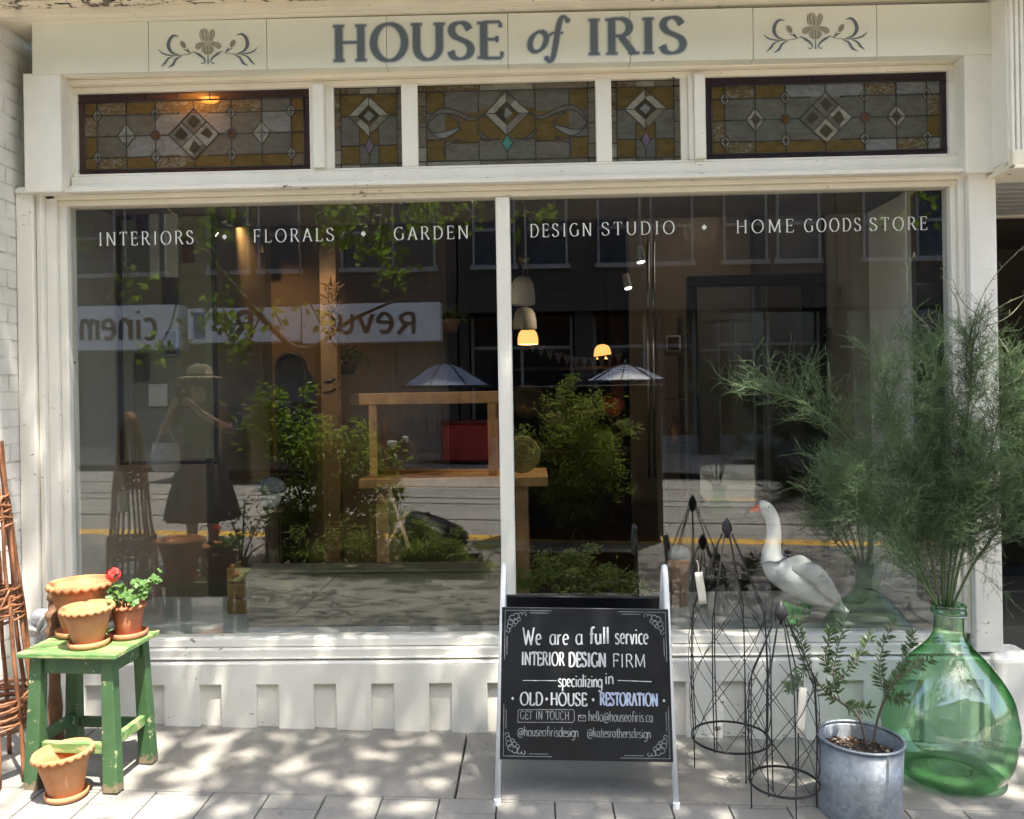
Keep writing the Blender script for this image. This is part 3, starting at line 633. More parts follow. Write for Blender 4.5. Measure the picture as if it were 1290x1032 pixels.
def iris(cx, cz, wdt, label):
    k = wdt/668; D = MB(); T = MB(); Ln = MB(); dp, tp, lp = signpen(D, .0003), signpen(T, .0002), signpen(Ln, .0009)
    def Q(p, s): return (cx+s*(p[0]-388)*k, cz-(p[1]-195)*k)
    def rib(pen, pts, ws, s, n=6):
        P = spline(pts, n); m = len(P); wi = np.interp(np.linspace(0, 1, m), np.linspace(0, 1, len(ws)), ws)
        pen.ribbon([Q(p, s) for p in P], [x*k for x in wi])
    for s in (1, -1):
        rib(dp, [(202,122),(168,116),(142,142),(134,185),(156,222),(202,240)], [3,14,20,22,14,3], s)
        rib(dp, [(68,200),(95,226),(140,240),(212,243)], [2,9,8,3], s)
        rib(dp, [(86,312),(112,288),(132,262),(168,247)], [3,14,11,3], s)
        rib(dp, [(130,318),(162,300),(184,264),(220,247)], [3,15,12,3], s)
        rib(dp, [(295,220),(330,240),(360,264),(369,286),(360,297),(345,294)], [3,15,11,6,5,8], s)
        rib(tp, [(200,243),(260,236),(302,222)], [5,8,4], s)
        rib(dp, [(232,205),(250,212),(278,232)], [3,8,4], s); rib(dp, [(255,198),(262,212),(272,226)], [2,9,5], s)
        tp.disc(*Q((228,174), s), 17*k, 27*k, rot=s*.5)
        for j in (-8, 0, 8): lp.ribbon([Q((222+j, 155), s), Q((230+j*1.1, 176), s), Q((240+j*.4, 196), s)], [2*k, 4*k, 2*k])
    for (x, y, a, b, r) in ((370,115,26,42,.15), (412,118,20,40,-.35), (390,130,30,34,0), (330,185,26,20,.6), (452,185,26,20,-.6), (388,208,31,34,0), (360,172,40,14,.2), (420,172,40,14,-.2)):
        tp.disc(*Q((x, y), 1), a*k, b*k, n=18, rot=r)
    for pts in ([(362,80),(352,110),(366,150)], [(382,82),(378,115),(384,152)], [(416,84),(410,118),(404,150)], [(432,100),(426,130),(412,155)], [(345,82),(338,120),(352,156)],
                [(312,196),(330,172),(362,168)], [(318,206),(340,186),(366,178)], [(468,196),(448,172),(416,168)], [(462,206),(440,186),(414,178)],
                [(372,186),(366,210),(378,236)], [(388,184),(388,238)], [(404,186),(412,210),(398,236)], [(356,190),(352,214),(372,238)], [(420,190),(424,214),(404,238)]):
        m = len(pts); lp.ribbon([Q(p, 1) for p in (spline(pts, 5) if m > 2 else pts)], 4.2*k)
    rib(dp, [(388,240),(389,270),(389,302)], [4,7,8], 1)
    o = D.build('iris_ornament', slate, sign, local=True); T.build('petals', tan_paint, o, local=True); Ln.build('petal_lines', tan_line, o, local=True)
iris(at(262, 60, -.14).x, at(262, 60, -.14).z-3.2-.009, .486, '')
iris(at(1027, 42, -.14).x, at(1027, 42, -.14).z-3.2+.013, .489, '')

# ================================================================== neighbours
nb = thing('brick_building', 'white painted brick side wall projecting beside the shopfront', 'building', (-3.4, 0, 0))
mb = MB(); mb.box(-4.6, -2.435, -.222, 1.4, -.3, 3.384); mb.box(-4.6, -2.752, -.222, 1.4, 3.384, 8); mb.build('wall', brick_white, nb, bevel=.006)
mb = MB(); mb.box(-4.65, -2.76, -.3, 1.45, 8, 8.2); mb.build('roof', joint, nb)
ent = thing('entrance_building', 'neighbouring entrance with a white post, boarded ceiling and dark recess', 'building', (2.9, 0, 0))
boards = paint('board_paint', (.60, .59, .55), -.1, .15)
mb = MB()
zc = at(1260, 245, .6).z
for i in range(12): mb.box(2.135, 4.2, -.08+i*.105, .02+i*.105, zc, zc+.03)
mb.build('boarded_ceiling', boards, ent, bevel=.006)
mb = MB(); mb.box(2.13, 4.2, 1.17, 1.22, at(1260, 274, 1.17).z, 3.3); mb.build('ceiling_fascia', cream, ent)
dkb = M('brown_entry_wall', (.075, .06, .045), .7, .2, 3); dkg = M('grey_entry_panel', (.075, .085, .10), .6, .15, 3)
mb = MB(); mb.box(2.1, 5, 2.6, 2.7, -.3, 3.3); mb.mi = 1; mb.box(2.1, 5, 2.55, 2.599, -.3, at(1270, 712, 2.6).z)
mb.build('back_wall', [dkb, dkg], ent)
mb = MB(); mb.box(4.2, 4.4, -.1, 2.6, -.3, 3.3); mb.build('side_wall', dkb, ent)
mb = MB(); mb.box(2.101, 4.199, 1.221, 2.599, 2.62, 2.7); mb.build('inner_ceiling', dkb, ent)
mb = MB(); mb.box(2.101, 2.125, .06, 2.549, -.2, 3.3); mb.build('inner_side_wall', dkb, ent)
mb = MB(); mb.box(2.262, 5, 1.2, 2.55, -.09, at(1275, 790, 1.2).z); mb.build('entrance_step', conc, ent, bevel=.01)
mb = MB(); q = at(1268, 100, -.25)
for i in range(6): mb.box(q.x+.012+i*.022, q.x+.026+i*.022, -.262, -.2, at(1280, 203, -.25).z, 3.384)
mb.box(q.x, q.x+.35, -.25, .0, at(1280, 203, -.25).z, 3.384); mb.build('fluted_post', white, ent, bevel=.003)
mb = MB(); c = at(1279, 198, -.26); mb.box(c.x-.02, c.x+.05, -.275, -.1, c.z-.035, c.z+.03); mb.box(c.x-.03, c.x+.2, -.285, -.02, c.z-.055, c.z-.036); mb.build('bracket', cream, ent, bevel=.005)
mb = MB(); mb.box(4.4, 9, -.15, 1, -.4, 7.5); mb.box(2.3+1.1, 4.4, -.12, 1, 3.56, 7.5); mb.build('wall', M('neighbour_brick', (.28, .15, .11), .85, .25, 9, .3), ent)
# ================================================================== things on the pavement
# ------------------------------------------------------------------ green stool
def woodgreen():
    m, t, b, o = nodes('worn_green_paint'); co = objco(t)
    f = noise(t, 5, 6, .7, co); k = ramp(t, f, [(.3, (.032, .082, .031)), (.7, (.058, .130, .049))])
    w_ = math_(t, 'GREATER_THAN', noise(t, 18, 7, .75, co), .625); k = mixc(t, w_, k, (.38, .37, .2))
    sx = t.nodes.new('ShaderNodeSeparateXYZ'); t.links.new(co, sx.inputs[0])
    lo = math_(t, 'GREATER_THAN', math_(t, 'ADD', math_(t, 'MULTIPLY', math_(t, 'SUBTRACT', .05, sx.outputs[2]), 6), noise(t, 40, 5, .7, co)), .62)
    k = mixc(t, lo, k, (.2, .16, .1)); t.links.new(k, b.inputs['Base Color']); b.inputs['Roughness'].default_value = .5
    mp = N(t, 'ShaderNodeMapping'); mp.inputs['Scale'].default_value = (20, 20, 2); t.links.new(co, mp.inputs[0]); bumpn(t, b, noise(t, 12, 4, .6, mp.outputs[0]), .3, .004); return m
green = woodgreen()
def wornedge():
    m, t, b, o = nodes('worn_seat_paint'); co = objco(t)
    mp = N(t, 'ShaderNodeMapping'); mp.inputs['Scale'].default_value = (2, 9, 9); t.links.new(co, mp.inputs[0])
    k = ramp(t, noise(t, 4, 6, .7, mp.outputs[0]), [(.36, (.08, .19, .055)), (.5, (.14, .25, .08)), (.62, (.38, .38, .18))])
    t.links.new(k, b.inputs['Base Color']); b.inputs['Roughness'].default_value = .5; bumpn(t, b, noise(t, 30, 4, .6, mp.outputs[0]), .25, .004); return m
seat_m = wornedge()
gzs = gz(-1.83)
st = thing('stool', 'worn green wooden stool carrying three terracotta pots', 'stool', (-1.83, -.59, gzs), rot=(0, 0, -.07))
mb = MB(); mb.box(-.205, .205, -.165, .165, .526, .548); mb.build('seat', seat_m, st, local=True, bevel=.005)
legp = {}
for sx in (-1, 1):
    for sy in (-1, 1):
        mb = MB(); a = V((sx*.148, sy*.112, .5255)); b = V((sx*.165, sy*.128, 0)); legp[sx, sy] = (a, b)
        mb.bar(b, a, .062, .050, up=(0, 1, 0), wx2=.048, wy2=.045); mb.build('leg', green, st, local=True, bevel=.004)
for sy in (-1, 1):
    mb = MB(); mb.box(-.122, .122, sy*.112-.011, sy*.112+.011, .455, .5255); mb.build('apron', green, st, local=True, bevel=.003)
    mb = MB(); z = .145; mb.box(-.128, .128, sy*.122-.012, sy*.122+.012, z, z+.042); mb.build('stretcher', seat_m if sy < 0 else green, st, local=True, bevel=.003)
for sx in (-1, 1):
    mb = MB(); mb.box(sx*.148-.011, sx*.148+.011, -.087, .087, .455, .5255); mb.build('apron', green, st, local=True, bevel=.003)
    mb = MB(); z = .165; mb.box(sx*.158-.012, sx*.158+.012, -.1, .1, z, z+.042); mb.build('stretcher', seat_m if sx > 0 else green, st, local=True, bevel=.003)
# ------------------------------------------------------------------ terracotta
def terra(name, c, lime):
    m, t, b, o = nodes(name); co = objco(t); f = noise(t, 7, 6, .7, co)
    k = ramp(t, f, [(.3, tuple(x*.75 for x in c)), (.7, tuple(min(1, x*1.15) for x in c))])
    k = mixc(t, math_(t, 'MULTIPLY', ramp(t, noise(t, 4, 5, .7, co), [(.42, (0,0,0)), (.6, (1,1,1))]), lime), k, (.46, .33, .21))
    t.links.new(k, b.inputs['Base Color']); b.inputs['Roughness'].default_value = .85; bumpn(t, b, noise(t, 70, 4, .6, co), .25, .003); return m
tc = terra('terracotta', (.47, .19, .07), .28); tc2 = terra('red_terracotta', (.42, .13, .06), .2)
def pot(name, label, loc, R, H, m=tc, saucer=None, tilt=(0, 0), nsc=22, rb=.58, slabel=None):
    x, y, z = loc
    if saucer:
        s = thing('pot_saucer', slabel, 'saucer', (x, y, z)); mb = MB(); q = saucer
        mb.lathe([(0,0),(q*.9,0),(q,.008),(q*1.02,.024),(q*.95,.026),(q*.9,.012),(0,.011)], 36); mb.build('dish', m, s, smooth=True, local=True)
        z += .0115
    t = thing(name, label, 'flower pot', (x, y, z), rot=(tilt[0], tilt[1], random.random()*.3))
    mb = MB(); r0 = R*rb
    prof = [(0,0),(r0*.9,0),(r0,.006),(r0+(R*.86-r0)*.5,H*.42),(R*.94,H*.90),(R*.80,H*.84),(R*.78,H*.78),(r0*.9,.02),(0,.02)]
    mb.lathe(prof[:5]+[(R*.88,H*.93),(R*.78,H*.7),(r0*.88,.02),(0,.02)], 48)
    mb.build('body', m, t, smooth=True, local=True)
    def wav(i, a, r, z_):
        k = abs(math.sin(a*nsc/2)); 
        if i in (1, 2): return r*(1+.03*k), z_-.009*R/.1*k
        return r*(1+.006*k), z_
    mb = MB(); mb.lathe([(R*.93,H*.895),(R*1.0,H*.915),(R*1.04,H*.96),(R*1.0,H),(R*.92,H*.985),(R*.88,H*.92),(R*.86,H*.87)], 132, fn=wav)
    mb.build('rim', m, t, smooth=True, local=True); return t
zs = gzs+.548
p1 = at(103, 800, -.49); pot('terracotta_pot', 'largest terracotta pot with scalloped rim at the back of the green stool', (at(103,800,-.49).x, -.49, zs), .124, .212, saucer=.098, slabel='terracotta saucer under the largest pot on the stool')
pot('terracotta_pot', 'mid sized terracotta pot with scalloped rim at the front of the green stool', (at(112,810,-.655).x, -.655, zs), .098, .150, saucer=.077, tilt=(.02, -.02), slabel='terracotta saucer under the front pot on the stool')
gp = at(88, 1003, -.745); pot('terracotta_pot', 'leaning terracotta pot on the pavers in front of the green stool', (at(84,1000,-.77).x, -.77, gz(gp.x)), .105, .172, saucer=.078, tilt=(0, -.07), slabel='terracotta saucer on the pavers under the leaning pot')
# geranium
gx = at(162, 800, -.535).x
ger = pot('geranium_pot', 'small red clay pot with a geranium in red bloom on the green stool', (gx, -.535, zs), .068, .125, tc2, saucer=.074, rb=.72, nsc=14, slabel='terracotta saucer under the potted geranium'); ger['category'] = 'potted plant'
gleaf = leafmat('geranium_leaf', (.06, .15, .03), (.16, .27, .09)); gstem = M('green_stem', (.10, .16, .05), .6); redp = leafmat('red_petal', (.62, .03, .03), (.75, .07, .06), .2)
mb = MB(); soil = M('potting_soil', (.04, .028, .02), .95, .4, 40, .8, 90); mb.lathe([(0,.1),(.055,.098)], 24); mb.build('soil', soil, ger, local=True)
rs = random.Random(3); sm = MB(); lf = MB(); fl = MB()
tips = [(-.055,.0,.235),(-.02,-.01,.19),(.02,.02,.18),(.045,0,.2),(.095,.0,.215),(.075,-.02,.17),(-.04,-.03,.15),(.0,-.04,.16),(.105,.02,.235),(.03,-.05,.15),(-.06,.02,.17)]
for i, (a, b, c) in enumerate(tips):
    sm.tube(spline([(a*.15,b*.15,.09),(a*.5,b*.5,.09+(c-.09)*.6),(a,b,c)], 4), .0024, 6)
    if i == 0: continue
    for k in range(4):
        R = rs.uniform(.014,.026); c0 = V((a+rs.uniform(-.02,.02), b+rs.uniform(-.02,.02), c+rs.uniform(-.025,.02))); nrm = V((rs.uniform(-.8,.8), rs.uniform(-1,.1), rs.uniform(.4,1))).normalized(); u = nrm.orthogonal().normalized(); w_ = nrm.cross(u)
        P = [c0-nrm*.006]+[c0+(u*math.cos(q)+w_*math.sin(q))*R*(1+.13*math.cos(q*7))+nrm*R*.2*math.cos(q*3.5) for q in np.linspace(.2, 2*math.pi-.2, 20)]
        lf.add(P, [(0, j, j+1) for j in range(1, 20)])
for k in range(46):
    d = V((rs.gauss(0,1), rs.gauss(0,1), rs.gauss(0,.8))).normalized(); c0 = V((-.055, -.005, .248))+d*.026
    u = d.orthogonal().normalized(); w_ = d.cross(u)
    for j in range(5):
        a = j*1.256; q = u*math.cos(a)+w_*math.sin(a); r = d.cross(q); fl.add([c0, c0+q*.006+r*.004+d*.003, c0+q*.011+d*.002, c0+q*.006-r*.004+d*.003], [(0,1,2,3)])
sm.build('stem', gstem, ger, smooth=True, local=True); lf.build('leaves', gleaf, ger, local=True); fl.build('flower_head', redp, ger, local=True)
# ------------------------------------------------------------------ willow obelisk at the left edge
willow = M('willow_rod', (.24, .10, .045), .6, .35, 14, .3, 60)
wc = at(-14, 800, -.60); wz = gz(wc.x)
ob = thing('willow_obelisk', 'woven brown willow plant support standing by the brick wall', 'plant support', (wc.x, -.60, wz))
rs = random.Random(8)
def rad(z): return .052+(1.36-z)*.098
for k in range(12):
    a = k*math.pi/6+.2; mb = MB(); pts = []
    for i in range(9):
        z = i/8*1.36; r = rad(z)+rs.uniform(-.004,.004); pts.append((r*math.cos(a)+rs.uniform(-.004,.004), r*math.sin(a)+rs.uniform(-.004,.004), z))
    mb.tube(spline(pts, 3), list(np.linspace(.0095, .006, 25)), 7); mb.build('pole', willow, ob, smooth=True, local=True)
for zc_, n in ((1.08, 9), (.70, 14), (.27, 16)):
    mb = MB()
    for k in range(n):
        P = []
        for i in range(64):
            a = 2*math.pi*i/64; z = zc_-.06+.12*k/n+.012*math.sin(a*2+k*1.7)+rs.uniform(-.002,.002)
            P.append(((rad(z)+.007*math.cos(a*4+k*math.pi))*math.cos(a+.2), (rad(z)+.007*math.cos(a*4+k*math.pi))*math.sin(a+.2), z))
        mb.tube(P, .0058, 5, closed=True)
    for k in range(10):
        a = rs.uniform(0, 6.28); P = [(rad(zc_)*1.06*math.cos(a+j*.09), rad(zc_)*1.06*math.sin(a+j*.09), zc_-.06+j*.02) for j in range(7)]; mb.tube(P, .005, 5)
    mb.build('woven_band', willow, ob, smooth=True, local=True)
mb = MB(); mb.tube([(0,0,1.34),(0,0,1.38),(0,0,1.45)], [.045,.05,.02], 10); mb.build('top_binding', willow, ob, smooth=True, local=True)
# pipe and turned baluster behind the stool
galv0 = M('painted_pipe', (.62, .62, .60), .45, .12, 10)
c = at(52, 782, -.30)
mt = thing('gas_pipe', 'grey painted pipe elbow with ribbed couplings low beside the brick wall', 'pipe', (c.x, -.30, gz(c.x)))
h = c.z-gz(c.x); mb = MB(); mb.tube([(-.03,.05,0),(-.03,.05,h-.12)], .03, 12); mb.tube(spline([(-.03,.05,h-.14),(-.03,.04,h-.03),(-.01,0,h+.02),(.03,0,h+.015),(.05,.0,h-.03)], 6), .032, 12)
mb.build('elbow', galv0, mt, smooth=True, local=True)
mb = MB()
for p0, p1, r in (((-.045,.0,h-.05),(-.03,0,h-.02),.05), ((-.03,.05,h-.16),(-.03,.05,h-.12),.044), ((.012,0,h+.0),(.024,0,h-.005),.052), ((.036,0,h-.015),(.046,0,h-.025),.048), ((-.03,.05,.1),(-.03,.05,.14),.042)): mb = MB(); mb.tube([p0, p1], r, 16); mb.build('coupling', galv0, mt, local=True, bevel=.004)
c = at(72, 775, -.40); z1 = at(72, 742, -.40).z; h = z1-gz(c.x)
bl = thing('wooden_baluster', 'turned weathered wooden post standing behind the green stool', 'post', (c.x-.012, -.405, gz(c.x)))
mb = MB(); mb.lathe([(0,0),(.034,0),(.034,.1),(.026,.12),(.03,.2),(.022,.3),(.024,h-.24),(.034,h-.2),(.034,h-.17),(.024,h-.15),(.034,h-.12),(.036,h-.1),(.022,h-.09),(.02,h-.05),(.027,h-.04),(.024,h-.02),(.014,h),(0,h)], 20)
mb.build('shaft', M('weathered_wood', (.22, .12, .065), .75, .3, 12, .3), bl, smooth=True, local=True)

# ------------------------------------------------------------------ A-frame blackboard
boardm = M('blackboard', (.006, .007, .010), .38, .5, 3, .05, 30); chalk = M('chalk', (.46, .48, .49), .9, .25, 30); chalk2 = M('thin_chalk', (.24, .25, .255), .9, .25, 30); bluech = M('blue_chalk', (.36, .42, .56), .9, .2, 30)
wt = M('white_tube', (.74, .75, .76), .35, .06, 10)
fl_ = gr(625, 1014); fr_ = gr(853, 1017); cx = (fl_.x+fr_.x)/2; hw = (fr_.x-fl_.x)/2; yf = (fl_.y+fr_.y)/2
ab = thing('sandwich_board', 'white framed A-board with a chalked black panel, standing under the window mullion', 'sign', (cx, yf+.24, gz(cx)), rot=(0, .022, 0))
topz = .868; lean = .205
for s in (-1, 1):
    mb = MB(); x = s*(hw-.004)
    xt = s*(hw-.016)
    P = [(x,-.24,0),(xt,-.24+lean,topz-.04)]+[(xt,-.24+lean+.006+.029*(1-math.cos(a)),topz-.04+.04*math.sin(a)) for a in np.linspace(.3, math.pi-.3, 7)]+[(xt,.24-lean,topz-.04),(x,.24,0)]
    mb.tube(P, .0115, 10); mb.build('side_frame', wt, ab, smooth=True, local=True)
    mb = MB()
    for yy in (-.24, .24): mb.tube([(x,yy,-.001),(x,yy,.02)], .0135, 10)
    mb.build('foot_cap', wt, ab, local=True)
def bpt(v): return V((0, -.24+lean*v/(topz-.04), v))        # height v on the front plane
vb = V((0, lean, topz-.04)).normalized(); z0, z1 = .158, .713
bn = V((0, -vb.z, vb.y)); o0 = V((0, -.24, 0))-bn*.0
def board(name, za, zb, side, xw):
    mb = MB(); d = V((0, side*vb.y, vb.z)); n = V((0, -side*vb.z, vb.y)); a = V((0, -side*.24, 0))+d*(za/vb.z); b = V((0, -side*.24, 0))+d*(zb/vb.z)
    P = []
    for q in (a, b):
        for x_, nn in ((-xw, -.004), (xw, -.004), (xw, .014), (-xw, .014)): P.append(q+V((x_, 0, 0))+n*nn)
    mb.hexa(P); return mb.build(name, boardm, ab, local=True, bevel=.003)
fb = board('front_board', z0, z1, 1, hw-.012); bb = board('back_board', z0, z1+.014, -1, hw-.026)
BW = 2*(hw-.012); BH = (z1-z0)/vb.z
org = V((-BW/2, -.24, 0))+vb*(z0/vb.z)+bn*.0145
def tp_(): 
    mb = MB(); return mb, Pen(mb, org, (1, 0, 0), vb)
def U(px): return (px-630.5)/(850.5-630.5)*BW
def Vv(py): return (963.5-py)/(963.5-768)*BH
PARTS = []
mb, pn = tp_()
def wr(t, x0, x1, yb, hpx, th=.13, tn=.08, sp=.10, nib=20, cm=None, **k):
    mb, pn = tp_(); PARTS.append((mb, cm or chalk))
    pn.text(t, U(x0), Vv(yb), hpx/195*BH, (U(x1)-U(x0)), th*.78, tn*.72, 0, sp, nib, jit=.012, **k)
wr('We', 659, 683, 818, 23); wr('are', 694, 719, 817, 22); wr('a', 728, 737, 816, 22); wr('full', 746, 772, 815, 22, .17, .1); wr('service', 780, 823, 815, 22)
wr('INTERIOR', 657, 713, 844, 17, .17, .09); wr('DESIGN', 719, 767, 845, 18, .22, .12); wr('FIRM', 776, 819, 845, 17, .12, .08)
wr('specializing', 705, 762, 871, 16, .15, .1, .06); wr('in', 766, 777, 867, 16, .15, .1, .06)
pn.ribbon([(U(659), Vv(864)), (U(703), Vv(863.5))], .0028); pn.ribbon([(U(782), Vv(862)), (U(826), Vv(863))], .0028)
wr('OLD', 656, 685, 895, 16, .19, .11); wr('HOUSE', 695, 742, 895, 16, .19, .11)
for x in (646, 690, 750, 841): pn.diamond(U(x), Vv(887), .006, .007)
mb.build('chalk_marks', chalk, fb, local=True)
wr('RESTORATION', 759, 833, 894, 16, .2, .11, cm=bluech)
mb, pn = tp_()
wr('GET IN TOUCH', 656, 719, 913, 10.5, .12, .09, .14, cm=chalk2); wr('hello@houseofiris.ca', 744, 826, 914, 13, .11, .08, .06, cm=chalk2)
wr('@houseofirisdesign', 653, 731, 934, 12, .11, .08, .05, cm=chalk2); wr('@katesrothersdesign', 742, 823, 934, 12, .11, .08, .05, cm=chalk2)
bxp = [(653,917),(653,902.5),(655,901),(724,900),(725.5,902),(725.5,914),(723,916),(653,917)]; pn.ribbon([(U(a), Vv(b)) for a, b in bxp], .0024)
ev = [(731,907),(740,907),(740,914),(731,914),(731,907)]; pn.ribbon([(U(a), Vv(b)) for a, b in ev], .003); pn.ribbon([(U(731), Vv(907)), (U(735.5), Vv(911)), (U(740), Vv(907))], .003)
mb.build('chalk_outline', chalk2, fb, local=True)
for sx in (0, 1):
    for sy in (0, 1):
        mb, pn = tp_()
        def q(a, b): return (a if sx == 0 else BW-a, b if sy == 0 else BH-b)
        e = .013
        pn.ribbon([q(e, e+.19), q(e, e), q(e+.19, e)], .0022); pn.ribbon([q(e+.009, e+.17), q(e+.009, e+.10)], .002); pn.ribbon([q(e+.10, e+.009), q(e+.175, e+.009)], .002)
        for (a, b, r, s0, s1) in ((.03,.03,.012,0,300), (.045,.022,.011,180,500), (.022,.045,.011,-90,240), (.043,.043,.009,0,330), (.062,.018,.009,90,360), (.018,.062,.009,0,270), (.078,.014,.007,180,420), (.014,.078,.007,-60,200), (.055,.035,.007,0,360), (.035,.055,.007,0,360)):
            pn.ribbon([q(e+x, e+y) for x, y in arc(a, b, r, r, s0, s1, 12)], .0024)
        mb.build('corner_flourish', chalk2, fb, local=True)
for m_b, m_c in PARTS: m_b.build('chalk_lettering', m_c, fb, local=True)

# ------------------------------------------------------------------ wire obelisks
wire = M('black_wire', (.014, .013, .013), .55, .3, 20)
def obelisk(label, cx, cy, R, H, ring_z, fin, rot=0., lat=4, rods=8):
    z = gz(cx); t = thing('wire_obelisk', label, 'plant support', (cx, cy, z), group='black wire plant supports by the A-board', rot=(0, .0, rot))
    hs = ring_z+(H-ring_z)*.60                                   # where the dome starts
    def prof(s):
        if s <= hs: return R*(1+.05*math.sin(math.pi*(s-ring_z)/(hs-ring_z))) if s > ring_z else R
        q = (s-hs)/(H-hs); return R*(1-q**1.25)*(1-.12*math.sin(math.pi*q))+.006*q
    mb = MB()
    for k in range(rods):
        a = 2*math.pi*k/rods; mb.tube([(prof(s)*math.cos(a), prof(s)*math.sin(a), s) for s in [-.0 if k % 2 == 0 else ring_z-.01]+list(np.linspace(ring_z, H-.03, 22))], .0026, 6)
    mb.build('upright_wires', wire, t, smooth=True, local=True)
    mb = MB()
    for k in range(6):
        for s in (1, -1):
            a0 = 2*math.pi*k/6; P = []
            for i in range(26):
                q = i/25; h = ring_z+(hs-ring_z)*1.05*q; P.append(((prof(h)+.002)*math.cos(a0+s*q*math.pi*.75), (prof(h)+.002)*math.sin(a0+s*q*math.pi*.75), h))
            mb.tube(P, .0016, 5)
    mb.build('lattice', wire, t, smooth=True, local=True)
    mb = MB()
    for h in (ring_z, ring_z+.005): mb.tube([((R+.003)*math.cos(a), (R+.003)*math.sin(a), h) for a in np.linspace(0, 2*math.pi, 49)[:-1]], .0026, 6, closed=True)
    mb.build('ring', wire, t, smooth=True, local=True)
    mb = MB(); f = fin; mb.lathe([(0,H-.05),(f*.5,H-.045),(f*.55,H-.03),(f,H-.015),(f*.95,H),(f*.55,H+.022),(f*.15,H+.038),(0,H+.04)], 12); mb.build('finial', wire, t, smooth=True, local=True)
    return t
def obz(px, py, Y): return at(px, py, Y).z-gz(at(px, py, Y).x)-.03
obelisk('taller and wider black wire obelisk, between the A-board and the goose', at(918,800,-.38).x, -.38, .160, obz(917,655,-.38), .12, .023, .15)
obelisk('shorter black wire obelisk beside the galvanised bucket', at(986,900,-.73).x, -.73, .126, obz(990,760,-.73), .10, .026, .05)
def papertag(label, x, y, z, w, h, tilt):
    t = thing('paper_tag', label, 'tag', (x, y, z), rot=(0, tilt, .1)); mb = MB()
    g = [( -w/2+w*i/4, .004*math.sin(i*1.7+j), -h*j/6) for j in range(7) for i in range(5)]
    mb.add(g, [(j*5+i, j*5+i+1, j*5+i+6, j*5+i+5) for j in range(6) for i in range(4)]); o = mb.build('label', tag_paper, t, smooth=True, local=True)
    m_ = o.modifiers.new('solid', 'SOLIDIFY'); m_.thickness = .0012
    mb = MB(); mb.tube([(0,0,-.004),(.003,.002,.03),(0,.006,.05)], .0009, 5); mb.build('string', tag_paper, t, local=True); return t
q = at(880, 706, -.44); papertag('white paper tag tied to the taller wire obelisk', q.x, -.44, q.z-.05, .034, .135, -.12)
q = at(1011, 848, -.84); papertag('long pale paper tag tied to the shorter wire obelisk', q.x, -.85, q.z-.05, .03, .17, .1)
papertag('yellowed paper tag tied to the willow obelisk, seen mirrored in the glass', wc.x+.02, -.475, 1.08, .05, .11, .02)

# ------------------------------------------------------------------ bucket with the olive
def galvm():
    m, t, b, o = nodes('galvanised_steel'); co = objco(t); vo = t.nodes.new('ShaderNodeTexVoronoi'); vo.inputs['Scale'].default_value = 55; t.links.new(co, vo.inputs['Vector'])
    k = mixc(t, .5, ramp(t, noise(t, 6, 5, .7, co), [(.3, (.17, .19, .205)), (.7, (.26, .285, .30))]), ramp(t, vo.outputs['Color'], [(.2, (.26, .29, .32)), (.8, (.43, .46, .48))]))
    t.links.new(k, b.inputs['Base Color']); b.inputs['Metallic'].default_value = .45
    t.links.new(ramp(t, noise(t, 9, 4, .6, co), [(.3, (.5,)*3), (.7, (.7,)*3)]), b.inputs['Roughness']); bumpn(t, b, noise(t, 8, 3, .6, co), .2, .01); return m
galv = galvm()
bc = at(1081, 925, -.745); bxx = bc.x; br = .152; bh = .292
bk = thing('bucket', 'galvanised steel bucket planted with a young olive', 'planter', (bxx, -.745, gz(bxx)), rot=(0, .03, 0))
mb = MB(); mb.lathe([(0,0),(br*.93,0),(br*.95,.006),(br*.985,bh*.5),(br,bh-.012),(br-.004,bh-.02),(br*.97,bh*.5),(br*.92,.02),(0,.02)], 56); mb.build('body', galv, bk, smooth=True, local=True)
mb = MB(); mb.tube([((br+.001)*math.cos(a), (br+.001)*math.sin(a), bh-.006) for a in np.linspace(0, 2*math.pi, 57)[:-1]], .0055, 8, closed=True); mb.build('rim', galv, bk, smooth=True, local=True)
mb = MB(); mb.bar((br*.26,-br*.96*.96,.01), (br*.27,-br*.965,bh-.012), .010, .004, up=(0,1,0)); mb.build('seam', galv, bk, local=True)
def soilpatch(R, z, t):
    mb = MB(); rs = random.Random(2); mb.lathe([(0,z),(R*.5,z-.002),(R,z-.012)], 30)
    for k in range(420):
        a, r = rs.uniform(0, 6.28), R*.97*math.sqrt(rs.random()); s = rs.uniform(.003,.008); mb.mi = rs.choice((0, 0, 0, 1, 2)); mb.ball((r*math.cos(a), r*math.sin(a), z-.003), s, s*rs.uniform(.6,1.3), s*.7, 5, 4)
    mb.build('soil', [soil, M('bark_chip', (.18, .09, .04), .9), M('pale_grit', (.42, .36, .27), .9)], t, local=True)
soilpatch(br*.955, bh-.062, bk)
ol = leafmat('olive_leaf', (.035, .075, .025), (.12, .17, .085), .2, .4); olw = M('olive_bark', (.13, .10, .075), .8, .2, 20)
olive = thing('olive_sapling', 'young olive with two leaning grey stems growing in the galvanised bucket', 'plant', (bxx, -.745, gz(bxx)+bh-.06))
O = V((bxx, -.745, gz(bxx)+bh-.06))
def w2(px, py, Y): return at(px, py, Y)-O
